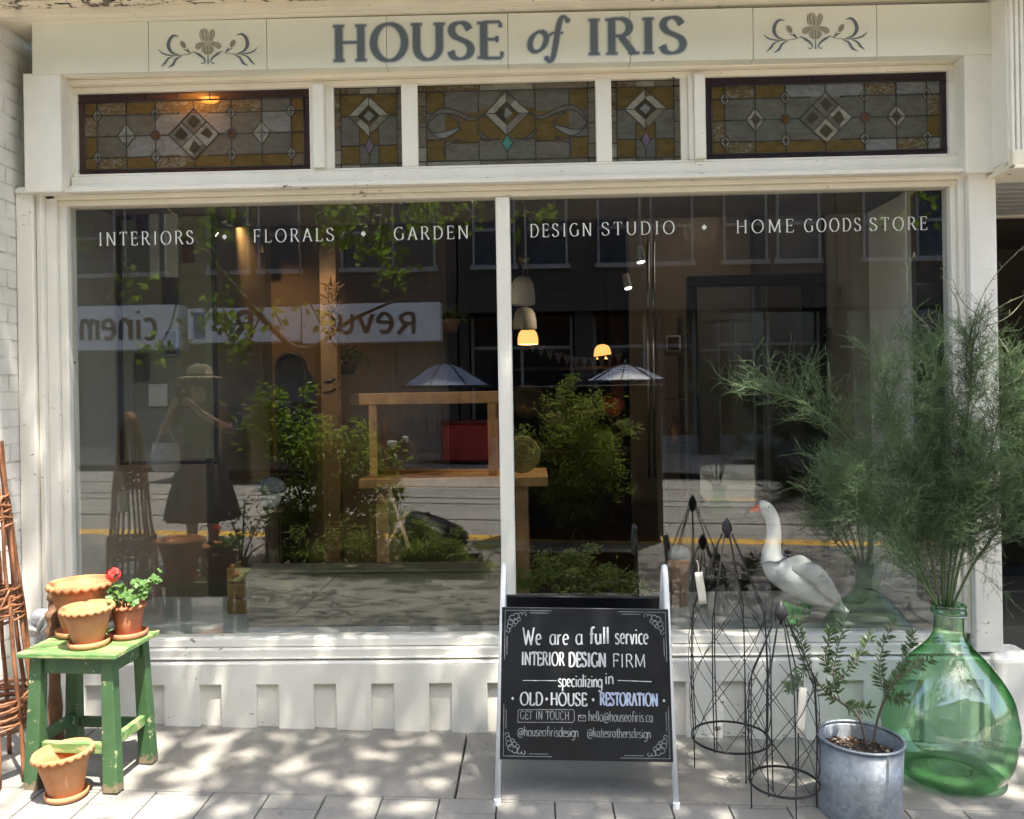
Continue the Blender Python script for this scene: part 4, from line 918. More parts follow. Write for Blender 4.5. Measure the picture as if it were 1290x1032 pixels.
stems = [[(1092,943,-.73),(1082,905,-.72),(1058,884,-.70),(1040,872,-.68),(1020,842,-.70),(1010,812,-.72),(1004,790,-.73)],
         [(1100,938,-.72),(1106,905,-.71),(1117,876,-.74),(1128,856,-.76),(1150,842,-.79),(1172,830,-.80)],
         [(1058,884,-.70),(1050,850,-.68),(1056,815,-.66),(1064,785,-.66)], [(1040,872,-.68),(1058,855,-.72),(1080,830,-.74),(1098,800,-.74)],
         [(1117,876,-.74),(1108,850,-.70),(1112,815,-.68),(1126,785,-.68)], [(1058,884,-.70),(1075,892,-.75),(1095,893,-.78)], [(1020,842,-.70),(1004,852,-.74),(996,868,-.76)],
         [(1128,856,-.76),(1136,840,-.72),(1146,815,-.7),(1150,800,-.7)], [(1050,850,-.68),(1040,832,-.65),(1044,805,-.64),(1048,792,-.64)], [(1117,876,-.74),(1130,880,-.78),(1140,878,-.8)]]
mb = MB(); lv = MB(); rs = random.Random(4)
for i, sp in enumerate(stems):
    P = spline([w2(*p) for p in sp], 6); n = len(P); r0 = .0058 if i < 2 else .0028
    mb.tube(P, list(np.linspace(r0, .0012, n)), 7)
    for k in range(2, n):
        if i < 2 and k < n*.36: continue
        d = V(P[k])-V(P[k-1]); d.normalize()
        for s in (0, 1, 2, 3, 4):
            if rs.random() < .1: continue
            a = rs.uniform(0, 6.28); sd = d.orthogonal().normalized(); sd = (sd*math.cos(a)+d.cross(sd)*math.sin(a)); L = rs.uniform(.024, .043)
            lv.leaf(V(P[k])-d*rs.uniform(0,.01), (d*.55+sd).normalized(), d.cross(sd)+V((0,0,.4)), L, L*.27)
    d = V(P[-1])-V(P[-2])
    for s in range(3): lv.leaf(P[-1], d.normalized()+V((rs.uniform(-.5,.5), rs.uniform(-.5,.5), .3)), V((rs.random(), 1, .3)), .03, .007)
mb.build('stems', olw, olive, smooth=True, local=True); lv.build('foliage', ol, olive, local=True)

# ------------------------------------------------------------------ green glass demijohn and its asparagus fern
dc = at(1193, 890, -.42); dx = dc.x; dz = gz(dx)
dj = thing('demijohn', 'large round green glass demijohn beside the bucket, holding fern branches', 'bottle', (dx, -.42, dz), rot=(0, .02, 0))
mb = MB(); hN = at(1187, 765, -.42).z-dz; R = .262
prof = [(0,.028),(.10,.022),(.155,.004),(.185,.006),(.215,.035),(.245,.10),(R-.004,.18),(R,.225),(R-.008,.28),(.240,.345),(.205,.41),(.165,.465),(.118,.515),(.085,.55),(.066,.58),(.058,.61),(.056,hN-.03)]
pp = spline([np.array(p) for p in prof], 3)
mb.lathe([(max(0, p[0]), p[1]) for p in pp], 72); bd = mb.build('body', bottle_glass, dj, smooth=True, local=True)
mb = MB(); mb.lathe([(.056,hN-.030),(.064,hN-.028),(.068,hN-.018),(.066,hN-.006),(.062,hN-.002),(.067,hN+.004),(.068,hN+.012),(.060,hN+.017),(.048,hN+.014),(.046,hN-.03)], 48); mb.build('lip', bottle_glass, dj, smooth=True, local=True)
mb = MB(); mb.tube([(.069*math.cos(a), .069*math.sin(a), hN-.022+.004*math.sin(a)) for a in np.linspace(0, 2*math.pi, 33)[:-1]], .0026, 6, closed=True); mb.build('neck_wire', steel, dj, smooth=True, local=True)
fern_m = leafmat('fern_needle', (.022, .055, .03), (.075, .13, .07), .25, .5); fst = M('fern_stem', (.10, .15, .06), .5, .25, 20); dry = M('dry_twig', (.19, .20, .12), .7, .3, 20)
fern = thing('asparagus_fern', 'spray of feathery asparagus fern branches standing in the demijohn', 'plant', (dx-.01, -.42, dz+hN))
O = V((dx-.01, -.42, dz+hN)); rs = random.Random(11); sm = MB(); tw = MB(); tri = []
def blades(P, d, n, L, w0, spread=1.0):
    """needles along a twig"""
    for k in range(n):
        i = rs.uniform(.05, 1)*(len(P)-1); j = int(i); p = V(P[j]).lerp(V(P[min(j+1, len(P)-1)]), i-j)
        sd = V((rs.gauss(0,1), rs.gauss(0,1), rs.gauss(0,1))); sd = (sd-d*sd.dot(d)).normalized(); dr = (d*rs.uniform(.8,1.4)+sd*spread*.6).normalized()
        l = L*rs.uniform(.5,1.1); b = dr.cross(V((rs.gauss(0,1), rs.gauss(0,1), rs.gauss(0,1)))).normalized()*w0
        tri.append((p-b, p+b, p+dr*l*.55+b*.7+V((0,0,-.02))*l, p+dr*l))
def branch(p0, d, L, depth, dens):
    pts = [p0]; q = V(p0); dd = V(d).normalized()
    for i in range(6):
        dd = (dd+V((rs.gauss(0,.2), rs.gauss(0,.2), rs.gauss(0.03,.17)))).normalized(); q = q+dd*L/6; pts.append(q.copy())
    sm.tube(pts, list(np.linspace((.0013 if depth else .00075), .0004, 7)), 3)
    if depth == 0: blades(pts, dd, int(L*170*dens), .022, .00042)
    else:
        for k in range(int(L*95*dens)):
            i = rs.uniform(.15,1)*6; j = min(int(i), 5); p = pts[j].lerp(pts[j+1], i-j); sd = V((rs.gauss(0,1), rs.gauss(0,1), rs.gauss(.2,.8))).normalized()
            branch(p, dd*.7+sd*.8, L*rs.uniform(.28,.62), depth-1, dens)
        blades(pts, dd, int(L*60*dens), .022, .00034)
def fw(px, py, Y): return at(px, py, Y)-O
main = [([(1185,768,-.42),(1172,700,-.45),(1150,620,-.50),(1128,540,-.54),(1110,470,-.55)], 1.0),
        ([(1188,768,-.42),(1186,690,-.42),(1180,600,-.44),(1172,500,-.46),(1162,440,-.46)], 1.0),
        ([(1192,768,-.41),(1200,680,-.42),(1212,590,-.44),(1222,490,-.45),(1226,430,-.45)], 1.1),
        ([(1196,768,-.42),(1214,690,-.46),(1238,610,-.50),(1258,530,-.52),(1275,470,-.52)], 1.1),
        ([(1198,768,-.43),(1224,715,-.48),(1262,660,-.52),(1300,600,-.54),(1330,560,-.55)], 1.0),
        ([(1182,768,-.43),(1160,715,-.52),(1122,665,-.60),(1085,630,-.64),(1055,615,-.66)], 1.0),
        ([(1190,768,-.40),(1190,690,-.34),(1190,600,-.30),(1186,530,-.28)], 1.0),
        ([(1180,768,-.42),(1150,690,-.44),(1110,610,-.47),(1060,545,-.50),(1005,505,-.52),(945,488,-.52)], .62),
        ([(1195,768,-.44),(1205,700,-.52),(1222,640,-.58),(1236,590,-.62)], 1.0),
        ([(1184,768,-.42),(1166,740,-.5),(1135,690,-.46),(1090,655,-.4),(1040,660,-.36)], .7)]
for pts, dens in main:
    P = spline([fw(*p) for p in pts], 8); n = len(P); sm.tube(P, list(np.linspace(.006, .0022, n)), 6)
    for k in range(n):
        t_ = k/n
        if t_ < .24: continue
        d = (V(P[min(k+1, n-1)])-V(P[k-1])).normalized()
        for j in range(4):
            sd = V((rs.gauss(0,1), rs.gauss(0,.8), rs.gauss(.25,.6))).normalized()
            branch(V(P[k]), d*.75+sd*.75, rs.uniform(.10,.27)*(1.2-t_*.5), 1, dens)
# long bare twisting tips
for pts in ([(1226,430,-.45),(1232,405,-.46),(1262,385,-.47),(1290,372,-.48)], [(1275,470,-.52),(1268,440,-.52),(1240,405,-.50),(1212,380,-.48),(1200,352,-.48)], [(1222,490,-.45),(1225,410,-.45),(1250,352,-.46),(1300,300,-.47)],
            [(1162,440,-.46),(1170,415,-.44),(1150,390,-.43),(1142,350,-.42),(1152,318,-.42)], [(1258,530,-.52),(1262,490,-.54),(1285,475,-.55),(1296,440,-.55)], [(1226,430,-.45),(1212,412,-.45),(1206,380,-.44),(1190,350,-.43),(1188,330,-.43)],
            [(1222,490,-.45),(1232,460,-.46),(1222,440,-.47),(1242,412,-.47),(1246,380,-.48)], [(1198,700,-.43),(1230,672,-.47),(1265,655,-.5),(1275,600,-.52)], [(1196,720,-.44),(1235,700,-.5),(1262,680,-.53),(1268,655,-.54)], [(1242,412,-.47),(1275,395,-.48),(1310,350,-.48)]):
    tw = MB(); P = spline([fw(*p) for p in pts], 7); n = len(P); tw.tube(P, list(np.linspace(.0026, .0012, n)), 5)
    for k in range(3, n):
        if rs.random() < .55:
            sd = V((rs.gauss(0,1), rs.gauss(0,.6), rs.gauss(.2,.7))).normalized(); q = V(P[k]); tw.tube([q, q+sd*.012, q+sd*.02+V((0,0,.012))], [.0016,.0013,.0005], 4)
    tw.build('bare_twig', dry, fern, smooth=True, local=True)
ob_ = MB(); ob_.v = [tuple(p) for t in tri for p in t]; ob_.f = [[4*i, 4*i+1, 4*i+2, 4*i+3] for i in range(len(tri))]; ob_.m = [0]*len(tri)
ob_.build('needles', fern_m, fern, local=True); sm.build('stems', fst, fern, smooth=True, local=True)
print('needles', len(tri))
# ================================================================== inside the shop, behind the glass
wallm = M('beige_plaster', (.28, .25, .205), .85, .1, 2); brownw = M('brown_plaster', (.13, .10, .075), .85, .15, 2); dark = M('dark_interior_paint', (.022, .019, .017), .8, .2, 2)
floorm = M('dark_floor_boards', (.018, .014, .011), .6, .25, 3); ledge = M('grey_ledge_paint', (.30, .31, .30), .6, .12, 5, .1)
def inb(name, mat, *q, bevel=0): return bx(name, mat, *q, bevel=bevel)
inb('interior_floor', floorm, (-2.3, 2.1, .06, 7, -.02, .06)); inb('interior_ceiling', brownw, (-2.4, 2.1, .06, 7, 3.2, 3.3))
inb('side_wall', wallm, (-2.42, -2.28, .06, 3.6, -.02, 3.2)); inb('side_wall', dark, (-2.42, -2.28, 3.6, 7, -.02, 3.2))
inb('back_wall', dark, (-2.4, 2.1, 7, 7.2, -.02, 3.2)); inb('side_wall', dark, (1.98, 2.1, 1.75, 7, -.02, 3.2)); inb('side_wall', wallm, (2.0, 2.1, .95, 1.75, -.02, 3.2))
inb('display_ledge', ledge, ((-2.24, 1.975, .035, .84, .36, .418), (-2.24, 1.975, .80, .84, .06, .359)), bevel=.006)
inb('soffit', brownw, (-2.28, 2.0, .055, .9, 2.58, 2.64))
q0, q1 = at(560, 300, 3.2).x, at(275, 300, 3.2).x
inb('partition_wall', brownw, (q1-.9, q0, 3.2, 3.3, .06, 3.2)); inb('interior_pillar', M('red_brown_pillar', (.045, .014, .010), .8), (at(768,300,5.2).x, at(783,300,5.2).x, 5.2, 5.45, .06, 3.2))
# right hand return of the bay: corner post, side light
q = at(1072, 400, .88); inb('corner_post', wallm, (q.x, 1.97, .86, .94, .42, 2.58), bevel=.006)
inb('side_light_frame', white, ((1.92, 1.97, .36, .42, .42, 2.58), (1.92, 1.97, .04, .86, .419, .50), (1.93, 1.97, .42, .86, .50, 2.58)), bevel=.005)
inb('side_light_pane', M('dark_side_glass', (.01, .012, .012), .08, .1, spec=.7), (1.945, 1.955, .06, .36, .5, 2.56))
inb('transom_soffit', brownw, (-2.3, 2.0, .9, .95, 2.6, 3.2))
# lit bulb behind the left transom
bulbm = emis('warm_bulb', (1, .36, .06), 2.2); lampm = emis('lit_lamp_glass', (1, .40, .11), .34)
def plight(name, loc, e, c=(1, .6, .28), r=.03, spot=None):
    l = bpy.data.lights.new(name, 'SPOT' if spot else 'POINT'); l.energy = e; l.color = c; l.shadow_soft_size = r
    if spot: l.spot_size = math.radians(spot[1]); l.spot_blend = 1
    o = bpy.data.objects.new(name, l); col.objects.link(o); o.location = loc
    if spot: o.rotation_euler = (V(loc)-V(spot[0])).to_track_quat('Z', 'Y').to_euler()
    return o
q = at(264, 124, .12); t = thing('bulb', 'lit warm bulb glowing behind the amber glass of the left transom', 'lamp', (q.x, .12, q.z))
mb = MB(); mb.ball((0,0,0), .05, .03, .026, 16, 10); mb.build('glass_bulb', bulbm, t, smooth=True, local=True)
mb = MB(); mb.tube([(0,0,.028),(0,0,.06)], .014, 12); mb.tube([(0,0,.06),(0,0,3.2-q.z)], .004, 6); mb.build('socket', black_m, t, local=True)
plight('bulb_glow', (q.x, .055, q.z-.005), .55, (1, .55, .18), .04)
# pendants
def pendant(label, px, py, Y, rpx, hpx, mat, cat='pendant lamp', lit=0, shape='dome'):
    s = 1033/(3.9+Y); c = at(px, py, Y); R = rpx/s; H = hpx/s
    t = thing('pendant_lamp', label, cat, (c.x, Y, c.z), group=None); mb = MB()
    if shape == 'dome': pr_ = [(R*.97,-H/2),(R,-H*.42),(R*.98,-H*.1),(R*.86,H*.22),(R*.6,H*.42),(R*.2,H*.5),(0,H*.5),(0,H*.47),(R*.56,H*.38),(R*.8,H*.2),(R*.92,-H*.1),(R*.95,-H/2)]
    else: pr_ = [(R*.5,-H/2),(R,-H*.25),(R,0),(R*.6,H*.1),(R*.45,H*.5),(0,H*.5)]
    mb.lathe(pr_, 28); mb.build('lamp_shade', mat, t, smooth=True, local=True)
    mb = MB(); mb.tube([(0,0,H*.48),(0,0,3.2-c.z)], .004, 6); mb.build('cord', black_m, t, local=True)
    if lit:
        mb = MB(); mb.ball((0,0,-H*.1), R*.3); mb.build('bulb', bulbm, t, smooth=True, local=True); plight('pendant_glow', (c.x, Y, c.z-H*.2), lit)
    return t
cer = M('cream_ceramic', (.50, .46, .38), .5, .1); cer2 = M('grey_ceramic', (.22, .20, .17), .6, .1)
pendant('cream ceramic dome pendant at the mullion, highest of its cluster', 658, 366, 1.6, 16, 36, cer); pendant('grey ceramic dome pendant hanging below the cream one', 661, 401, 2.2, 15, 28, cer2)
pendant('lit amber dome pendant close to the mullion', 665, 424, 3.0, 13, 20, lampm, lit=1.2); pendant('lit amber dome pendant above the patio umbrella reflection', 759, 443, 4.6, 11, 18, lampm, lit=1.2)
brass = M('aged_brass', (.16, .12, .05), .4, .2, metal=.8)
pendant('black bulb socket on a cord at the top corner of the right pane', 652, 271, .8, 8, 16, black_m, shape='s'); pendant('brass bulb socket on a cord above the ceramic pendants', 660, 325, 1.4, 7, 15, brass, shape='s')
# track spots
tr = thing('light_track', 'black ceiling track running back over the shop', 'light track', (.75, 2.5, 3.1)); a, b = at(840, 262, 1.2), at(770, 372, 3.6)
mb = MB(); mb.bar((.62,1.0,3.14), (.62,5.0,3.14), .035, .03); o = mb.build('track', black_m, tr)
def spot(label, px, py, Y, aim):
    c = at(px, py, Y); t = thing('spotlight', label, 'spotlight', c); d = (V(aim)-c).normalized(); mb = MB()
    mb.tube([-d*.07, d*.05], [.03,.034], 16); mb.build('housing', M('grey_housing', (.3, .29, .27), .5), t, local=True)
    mb = MB(); mb.tube([d*.051, d*.054], .029, 16); mb.build('lens', emis('spot_lens', (1, .9, .75), 1.6), t, local=True)
    mb = MB(); mb.tube([-d*.05, V((0,0,.08)), V((0,0,3.125-c.z))], .005, 6); mb.build('stem', black_m, t, local=True); return t
spot('grey spotlight at the top of the right pane, nearest on its track', 836, 262, 1.3, (1.2, 1.5, .5)); spot('grey spotlight second along the track', 806, 322, 2.2, (1.1, 1.9, .5)); spot('small grey spotlight farthest along the track', 790, 356, 2.9, (1.1, 2.4, .5))
tr2 = thing('light_track', 'short black ceiling track at the upper left of the window', 'light track', (-1.5, 1.6, 3.1)); mb = MB(); mb.bar((-1.62,.7,3.14), (-1.45,2.8,3.14), .035, .03); mb.build('track', black_m, tr2); mb = MB()
for yy in (.7, 2.8): mb.box(-1.58-.0, -1.50, yy-.03, yy+.03, 3.1555, 3.2)
mb.build('bracket', black_m, tr2)
for px, py, Y, lb, aim, e in ((262, 290, 1.1, 'black spotlight under the left track, nearer the glass', (-.65, 2.1, 1.3), 9), (236, 268, 2.2, 'black spotlight under the left track, farther from the glass', (-1.6, 3.2, 1.6), 3)):
    spot(lb, px, py, Y, aim); q = at(px, py, Y); d = (V(aim)-q).normalized(); plight('track_beam', q+d*.07, e, (1, .84, .62), .03, (aim, 95))
plight('track_beam', at(806,322,2.2)+V((.0,-.04,-.08)), 13, (1, .80, .55), .03, ((-.55, 2.0, 1.25), 70))
# warm washed wall and the carved post
c = at(345, 330, 3.15); plight('wall_wash', (c.x, 2.35, 3.0), 8, (1, .56, .2), .03, ((c.x+.1, 3.2, 1.9), 75))
t = thing('wall_spotlight', 'small lamp washing the brown partition wall with warm light', 'spotlight', (c.x, 2.85, 2.79)); mb = MB(); mb.tube([(0,0,-.03),(0,0,.06)], [.03,.02], 14); mb.tube([(0,0,.06),(0,0,3.2-2.79)], .005, 6); mb.build('housing', black_m, t, local=True)
c = at(417, 470, 1.9); t = thing('carved_post', 'tall amber lit wooden post hung with dried bundles', 'post', (c.x, 1.9, .06)); h = at(417, 272, 1.9).z-.06
mb = MB(); mb.box(-.06,.06,-.05,.05,0,h); mb.box(-.08,.08,-.07,.07,h-.05,h); mb.build('post', M('ochre_wood', (.19, .11, .045), .6, .3, 6), t, local=True, bevel=.006)
mb = MB(); rs = random.Random(6)
for zz in (1.55, 1.62): mb.tube([(.068*math.cos(a), .058*math.sin(a), zz+.02*math.cos(a)) for a in np.linspace(0, 6.28, 20)[:-1]], .008, 6, closed=True)
mb.build('rope', dkwood, t, local=True)
mb = MB()
for k in range(70): mb.leaf((rs.uniform(-.02,.1), -.07, 2.15+rs.uniform(-.2,.15)), (rs.gauss(0,1), -.4, rs.gauss(-.5,.8)), (0,-1,0), rs.uniform(.03,.07), .014)
mb.build('dried_bundle', M('dried_flowers', (.09, .05, .02), .8, .4, 20), t, local=True); plight('post_glow', (c.x+.05, 1.5, 2.62), 1.8, (1, .56, .18), .03, ((c.x, 1.9, 2.25), 42))
# hung display panel with prints, left
xa_, xb_ = at(152, 400, .52).x, at(271, 400, .52).x; zb_ = at(210, 578, .52).z
t = thing('hanging_canvas', 'tall hung olive canvas panel with black edges at the left of the window', 'canvas', ((xa_+xb_)/2, .52, zb_))
mb = MB(); mb.box(xa_, xb_, .52, .532, zb_, 2.57); mb.build('canvas', M('olive_canvas', (.15, .14, .10), .9, .12, 3), t)
for x in (xa_, xb_):
    mb = MB(); mb.box(x-.012, x+.012, .508, .518, zb_-.01, 2.575); mb.build('edge_strap', black_m, t, bevel=.003)
mb = MB(); mb.box(xa_-.012, xb_+.012, .506, .516, zb_-.03, zb_-.0105); mb.build('edge_strap', black_m, t, bevel=.003)
pr1 = M('dark_print', (.025, .022, .02), .4, .6, 20); pr2 = M('red_brown_print', (.07, .02, .015), .4, .5, 15); pr3 = M('blue_print', (.10, .13, .19), .4, .3, 8); pr4 = M('pale_print', (.36, .35, .31), .6, .12, 12)
for x0, y0, x1, y1, m, lb in ((153,264,164,277,pr1,'small dark print at the top corner of the hung canvas'), (171,267,184,302,pr2,'tall brown print high on the hung canvas'), (228,297,243,331,pr2,'red brown print by the right edge of the hung canvas'),
        (204,349,223,384,pr1,'dark green print in the middle of the hung canvas'), (205,415,224,449,pr3,'print with a blue upper half on the hung canvas'), (169,445,187,480,pr1,'black print low on the left of the hung canvas'),
        (187,266,200,350,pr4,'pale feather print, the left one of the tall pair on the canvas'), (206,266,224,350,pr4,'pale feather print, the right one of the tall pair on the canvas'), (186,484,210,512,pr4,'square pale print low on the hung canvas')):
    a, b = at(x0, y0, .50), at(x1, y1, .50); tt = thing('print', lb, 'print', ((a.x+b.x)/2, .50, b.z)); mb = MB(); mb.box(a.x, b.x, .503, .518, b.z, a.z); mb.build('sheet', m, tt, bevel=.002)
    mb = MB(); mb.box(a.x+.01, b.x-.01, .501, .5028, b.z+.012, a.z-.012); mb.build('image', m if m is not pr3 else pr1, tt)
# dark metal stand and terracotta dish
def plantpot(name, label, px, py, Y, R, H, m, z0=.418, flare=.75):
    c = at(px, py, Y); t = thing(name, label, 'pot', (c.x, Y, z0)); mb = MB(); mb.lathe([(0,0),(R*flare,0),(R*.95,H*.8),(R*1.03,H*.82),(R*1.05,H),(R*.95,H),(R*.9,H*.8),(0,H*.75)], 32); mb.build('body', m, t, smooth=True, local=True); return t, c
lean_m = leafmat('shrub_leaf', (.02, .05, .012), (.085, .15, .03), .35); feath = leafmat('feathery_leaf', (.07, .10, .015), (.16, .19, .05), .4, .6); darkl = leafmat('dark_leaf', (.012, .03, .008), (.03, .06, .015), .3)
def bush(name, label, cat, blobs, n, L, W, mat, root, stems=(), seed=1, smat=olw):
    t = thing(name, label, cat, root); rs = random.Random(seed); mb = MB(); tot = sum(b[3]**2 for b in blobs)
    for (px, py, Y, rp, *asp) in blobs:
        c = at(px, py, Y)-V(root); r = rp*(3.9+Y)/1033; az = asp[0] if asp else 1
        cl = [(rs.gauss(0,.5), rs.gauss(0,.5), rs.gauss(0,.5)) for _ in range(10)]
        for k in range(int(n*rp*rp/tot)):
            g = rs.choice(cl); p = V((g[0]+rs.gauss(0,.19), g[1]+rs.gauss(0,.19), (g[2]+rs.gauss(0,.19))*az))
            d = V((rs.gauss(0,1)+p.x, rs.gauss(0,1)+p.y, rs.gauss(0,.8)+.3)); mb.leaf(c+p*r, d, V((rs.gauss(0,.6), rs.gauss(-.3,.6), 1)), L*rs.uniform(.6,1.2), W*rs.uniform(.7,1.2))
    mb.build('foliage', mat, t, local=True); mb = MB()
    for s in stems: mb.tube(spline([at(*p)-V(root) for p in s], 6), list(np.linspace(.009, .004, (len(s)-1)*6+1)), 6)
    if stems: mb.build('stem', smat, t, smooth=True, local=True)
    return t
# dark wiry plant and boxes at the left
boxm = M('ochre_crate_wood', (.21, .13, .04), .7, .25, 6, .2)
a, b = at(285, 690, .45), at(352, 728, .45); t = thing('wooden_crate', 'ochre wooden crate with plants, seen low in the left pane', 'crate', ((a.x+b.x)/2, .5, .418)); mb = MB()
for i in range(3): mb.box(a.x, b.x, .45, .462, .42+i*.085, .42+i*.085+.075); mb.box(a.x, a.x+.012, .463, .64, .42+i*.085, .42+i*.085+.075); mb.box(b.x-.012, b.x, .463, .64, .42+i*.085, .42+i*.085+.075)
mb.build('slats', boxm, t, bevel=.003); mb = MB()
for x in (a.x+.013, b.x-.035): mb.box(x, x+.022, .463, .485, .42, .68)
mb.build('corner_posts', boxm, t)
a, b = at(312, 722, .22), at(632, 800, .22); t = thing('display_plinth', 'long olive drab display box along the foot of the left pane', 'display box', ((a.x+b.x)/2, .26, .418)); mb = MB()
mb.box(a.x, -.19, .20, .36, .419, a.z); mb.build('box', M('olive_drab_board', (.085, .08, .045), .8, .2, 3), t, bevel=.005); mb = MB(); mb.box(a.x-.012, -.18, .19, .37, a.z+.001, a.z+.016); mb.build('lid', M('olive_lid', (.07, .065, .035), .7, .2, 4), t, bevel=.004)
c = at(340, 640, .80); t = thing('mushroom_ornament', 'white jar shaped ornament with a grey domed cap on a dark pedestal', 'ornament', (c.x, .8, c.z))
mb = MB(); mb.lathe([(0,0),(.03,0),(.05,.015),(.066,.055),(.068,.085),(.055,.10),(0,.10)], 28); mb.build('stem', M('white_ceramic', (.40, .40, .37), .4), t, smooth=True, local=True)
mb = MB(); mb.lathe([(0,.095),(.085,.095),(.095,.105),(.088,.135),(.06,.165),(.02,.18),(0,.182)], 28); mb.build('cap', M('grey_cap', (.10, .11, .13), .6), t, smooth=True, local=True)
t = thing('pedestal', 'dark turned pedestal under the mushroom shaped ornament', 'pedestal', (c.x, .8, .418)); h = c.z-.418; mb = MB(); mb.lathe([(0,0),(.09,0),(.09,.03),(.05,.06),(.045,h-.06),(.07,h-.021)], 20); mb.build('column', dkwood, t, smooth=True, local=True); mb = MB(); mb.lathe([(0,h-.02),(.08,h-.02),(.08,h),(0,h)], 20); mb.build('top', dkwood, t, local=True)
# workbench with a gantry shelf
Y = 2.0; t = thing('workbench', 'pale wooden workbench with a raised shelf, behind the mullion', 'bench', (at(560,700,Y).x, Y, .06))
xl, xr = at(440, 500, Y).x, at(690, 600, Y).x; zt = at(560, 494, Y).z; zc2 = at(560, 600, Y).z
mb = MB(); mb.box(xl, at(634,500,Y).x+.06, Y, Y+.35, zt-.085, zt); mb.build('shelf', wood, t, bevel=.006)
for px in (470, 620):
    for yy in (Y+.03, Y+.30): mb = MB(); x = at(px, 560, Y).x; mb.box(x-.03, x+.03, yy-.025, yy+.025, zc2, zt-.086); mb.build('shelf_post', wood, t, bevel=.004)
mb = MB(); mb.box(at(470,600,Y).x-.08, xr, Y-.12, Y+.55, zc2-.07, zc2-.001); mb.build('worktop', wood, t, bevel=.006)
for px in (485, 658):
    for yy in (Y-.06, Y+.48): mb = MB(); x = at(px, 650, Y).x; mb.box(x-.045, x+.045, yy-.035, yy+.035, .06, zc2-.0705); mb.build('leg', wood, t, bevel=.004)
mb = MB(); x = at(660, 650, Y).x; mb.box(at(485,650,Y).x+.046, x-.046, Y+.46, Y+.49, .06, zc2-.08); mb.build('back_panel', dkwood, t); 
c = at(655, 575, 2.0); t = thing('woven_platter', 'round woven platter leaning on the wooden worktop', 'platter', (c.x, 2.05, zc2)); mb = MB()
for k in range(9): mb.tube([(.012+.0145*k*0+(.013+.0145*k)*math.cos(a), 0, .145+(.013+.0145*k)*math.sin(a)) for a in np.linspace(0, 2*math.pi, 25)[:-1]], .0075, 5, closed=True)
mb.build('weave', M('straw', (.20, .16, .09), .8, .3, 20), t, smooth=True, local=True)
c = at(470, 655, .9); t = thing('folding_trestle', 'crossed wooden trestle legs leaning beside the shrub', 'trestle', (c.x, .9, .42)); mb = MB(); mb.bar(at(488,610,.9)-V((c.x,.9,.42)), at(515,690,.92)-V((c.x,.9,.42)), .03, .02); mb.bar(at(512,645,.93)-V((c.x,.9,.42)), at(480,700,.93)-V((c.x,.9,.42)), .03, .02); mb.build('legs', wood, t, local=True, bevel=.003)
# hanging planters
def hang(label, px, py, Y, seed):
    c = at(px, py, Y); t = thing('hanging_planter', label, 'hanging plant', c); mb = MB(); mb.lathe([(0,-.1),(.05,-.1),(.075,-.02),(.08,0),(.06,-.01),(0,-.02)], 18); mb.build('pot', dkwood, t, smooth=True, local=True)
    mb = MB(); rs = random.Random(seed)
    for k in range(170):
        a = rs.uniform(0, 6.28); r = rs.uniform(0, .16); mb.leaf((r*math.cos(a), r*math.sin(a), .05-r*r*3+rs.uniform(-.04,.05)), (math.cos(a), math.sin(a), rs.uniform(-.6,.8)), (0,0,1), .06, .018)
    mb.build('foliage', lean_m, t, local=True); mb = MB(); mb.tube([(0,0,0),(0,0,3.2-c.z)], .003, 5); mb.build('cord', black_m, t, local=True)
hang('small hanging planter beside the REVUE sign reflection', 567, 402, 2.4, 1); hang('trailing green plant in a pot beside the carved post', 437, 455, 2.2, 2)
c = at(345, 560, 2.6); t = thing('arched_mirror', 'dark arched mirror standing against the brown partition', 'mirror', (c.x, 3.1, .06)); ht = at(345, 446, 3.1).z-.06
mb = MB(); wv = 15*7.0/1033+.02; P = [(-wv,0,0)]+[(wv*math.cos(a), 0, ht-wv+wv*math.sin(a)) for a in np.linspace(math.pi, 0, 13)]+[(wv,0,0)]
n = len(P); mb.add(P+[(x,.03,z) for x, y, z in P], [tuple(range(n)), tuple(range(2*n-1, n-1, -1))]+[(i, (i+1) % n, n+(i+1) % n, n+i) for i in range(n)]); mb.build('glass', M('dark_mirror', (.02, .02, .02), .25), t, local=True)
mb = MB(); mb.tube([V(p)+V((0,-.01,0)) for p in P], .018, 6, closed=True); mb.build('frame', black_m, t, smooth=True, local=True)
# door with reversed lettering, black framed
Y = 1.7; X0, X1 = at(872,400,Y).x, at(1012,400,Y).x; ZT = at(940, 347, Y).z; Xr = 1.96
dr = thing('shop_door', 'black framed glass door with faint reversed shop lettering', 'door', (X0, Y, .06)); fblk = M('black_door_frame', (.012, .012, .013), .5)
mb = MB(); mb.box(X0-.03, X0+.03, Y-.03, Y+.05, .06, ZT-.071); mb.box(X0-.03, Xr, Y-.03, Y+.05, ZT-.07, ZT); mb.box(X1-.02, X1+.035, Y-.03, Y+.05, .06, ZT-.071); mb.box(X0+.031, X1-.021, Y-.02, Y+.04, .06, .3); mb.build('frame', fblk, dr, bevel=.004)
mb = MB(); mb.box(X1+.036, Xr, Y-.01, Y+.03, .06, ZT-.071); mb.build('side_panel', M('black_panel', (.02, .02, .02), .35), dr)
mb = MB(); mb.box(X0+.031, X1-.021, Y, Y+.012, .301, ZT-.072); dg = mb.build('pane', glassmat('door_glass', .06, (.85, .88, .86)), dr)
mb = MB(); pn = Pen(mb, (at(999,480,Y).x, Y-.004, 0), (-1, 0, 0), (0, 0, 1)); zz = at(975, 484, Y).z
pn.n = V((0, -1, 0)); pn.text('HOUSE', 0, zz, .04, .13, .14, .06, .1, .2); pn.text('of', .15, zz, .03, .04, .14, .08); pn.text('IRIS', .21, zz, .04, .085, .14, .06, .1, .2)
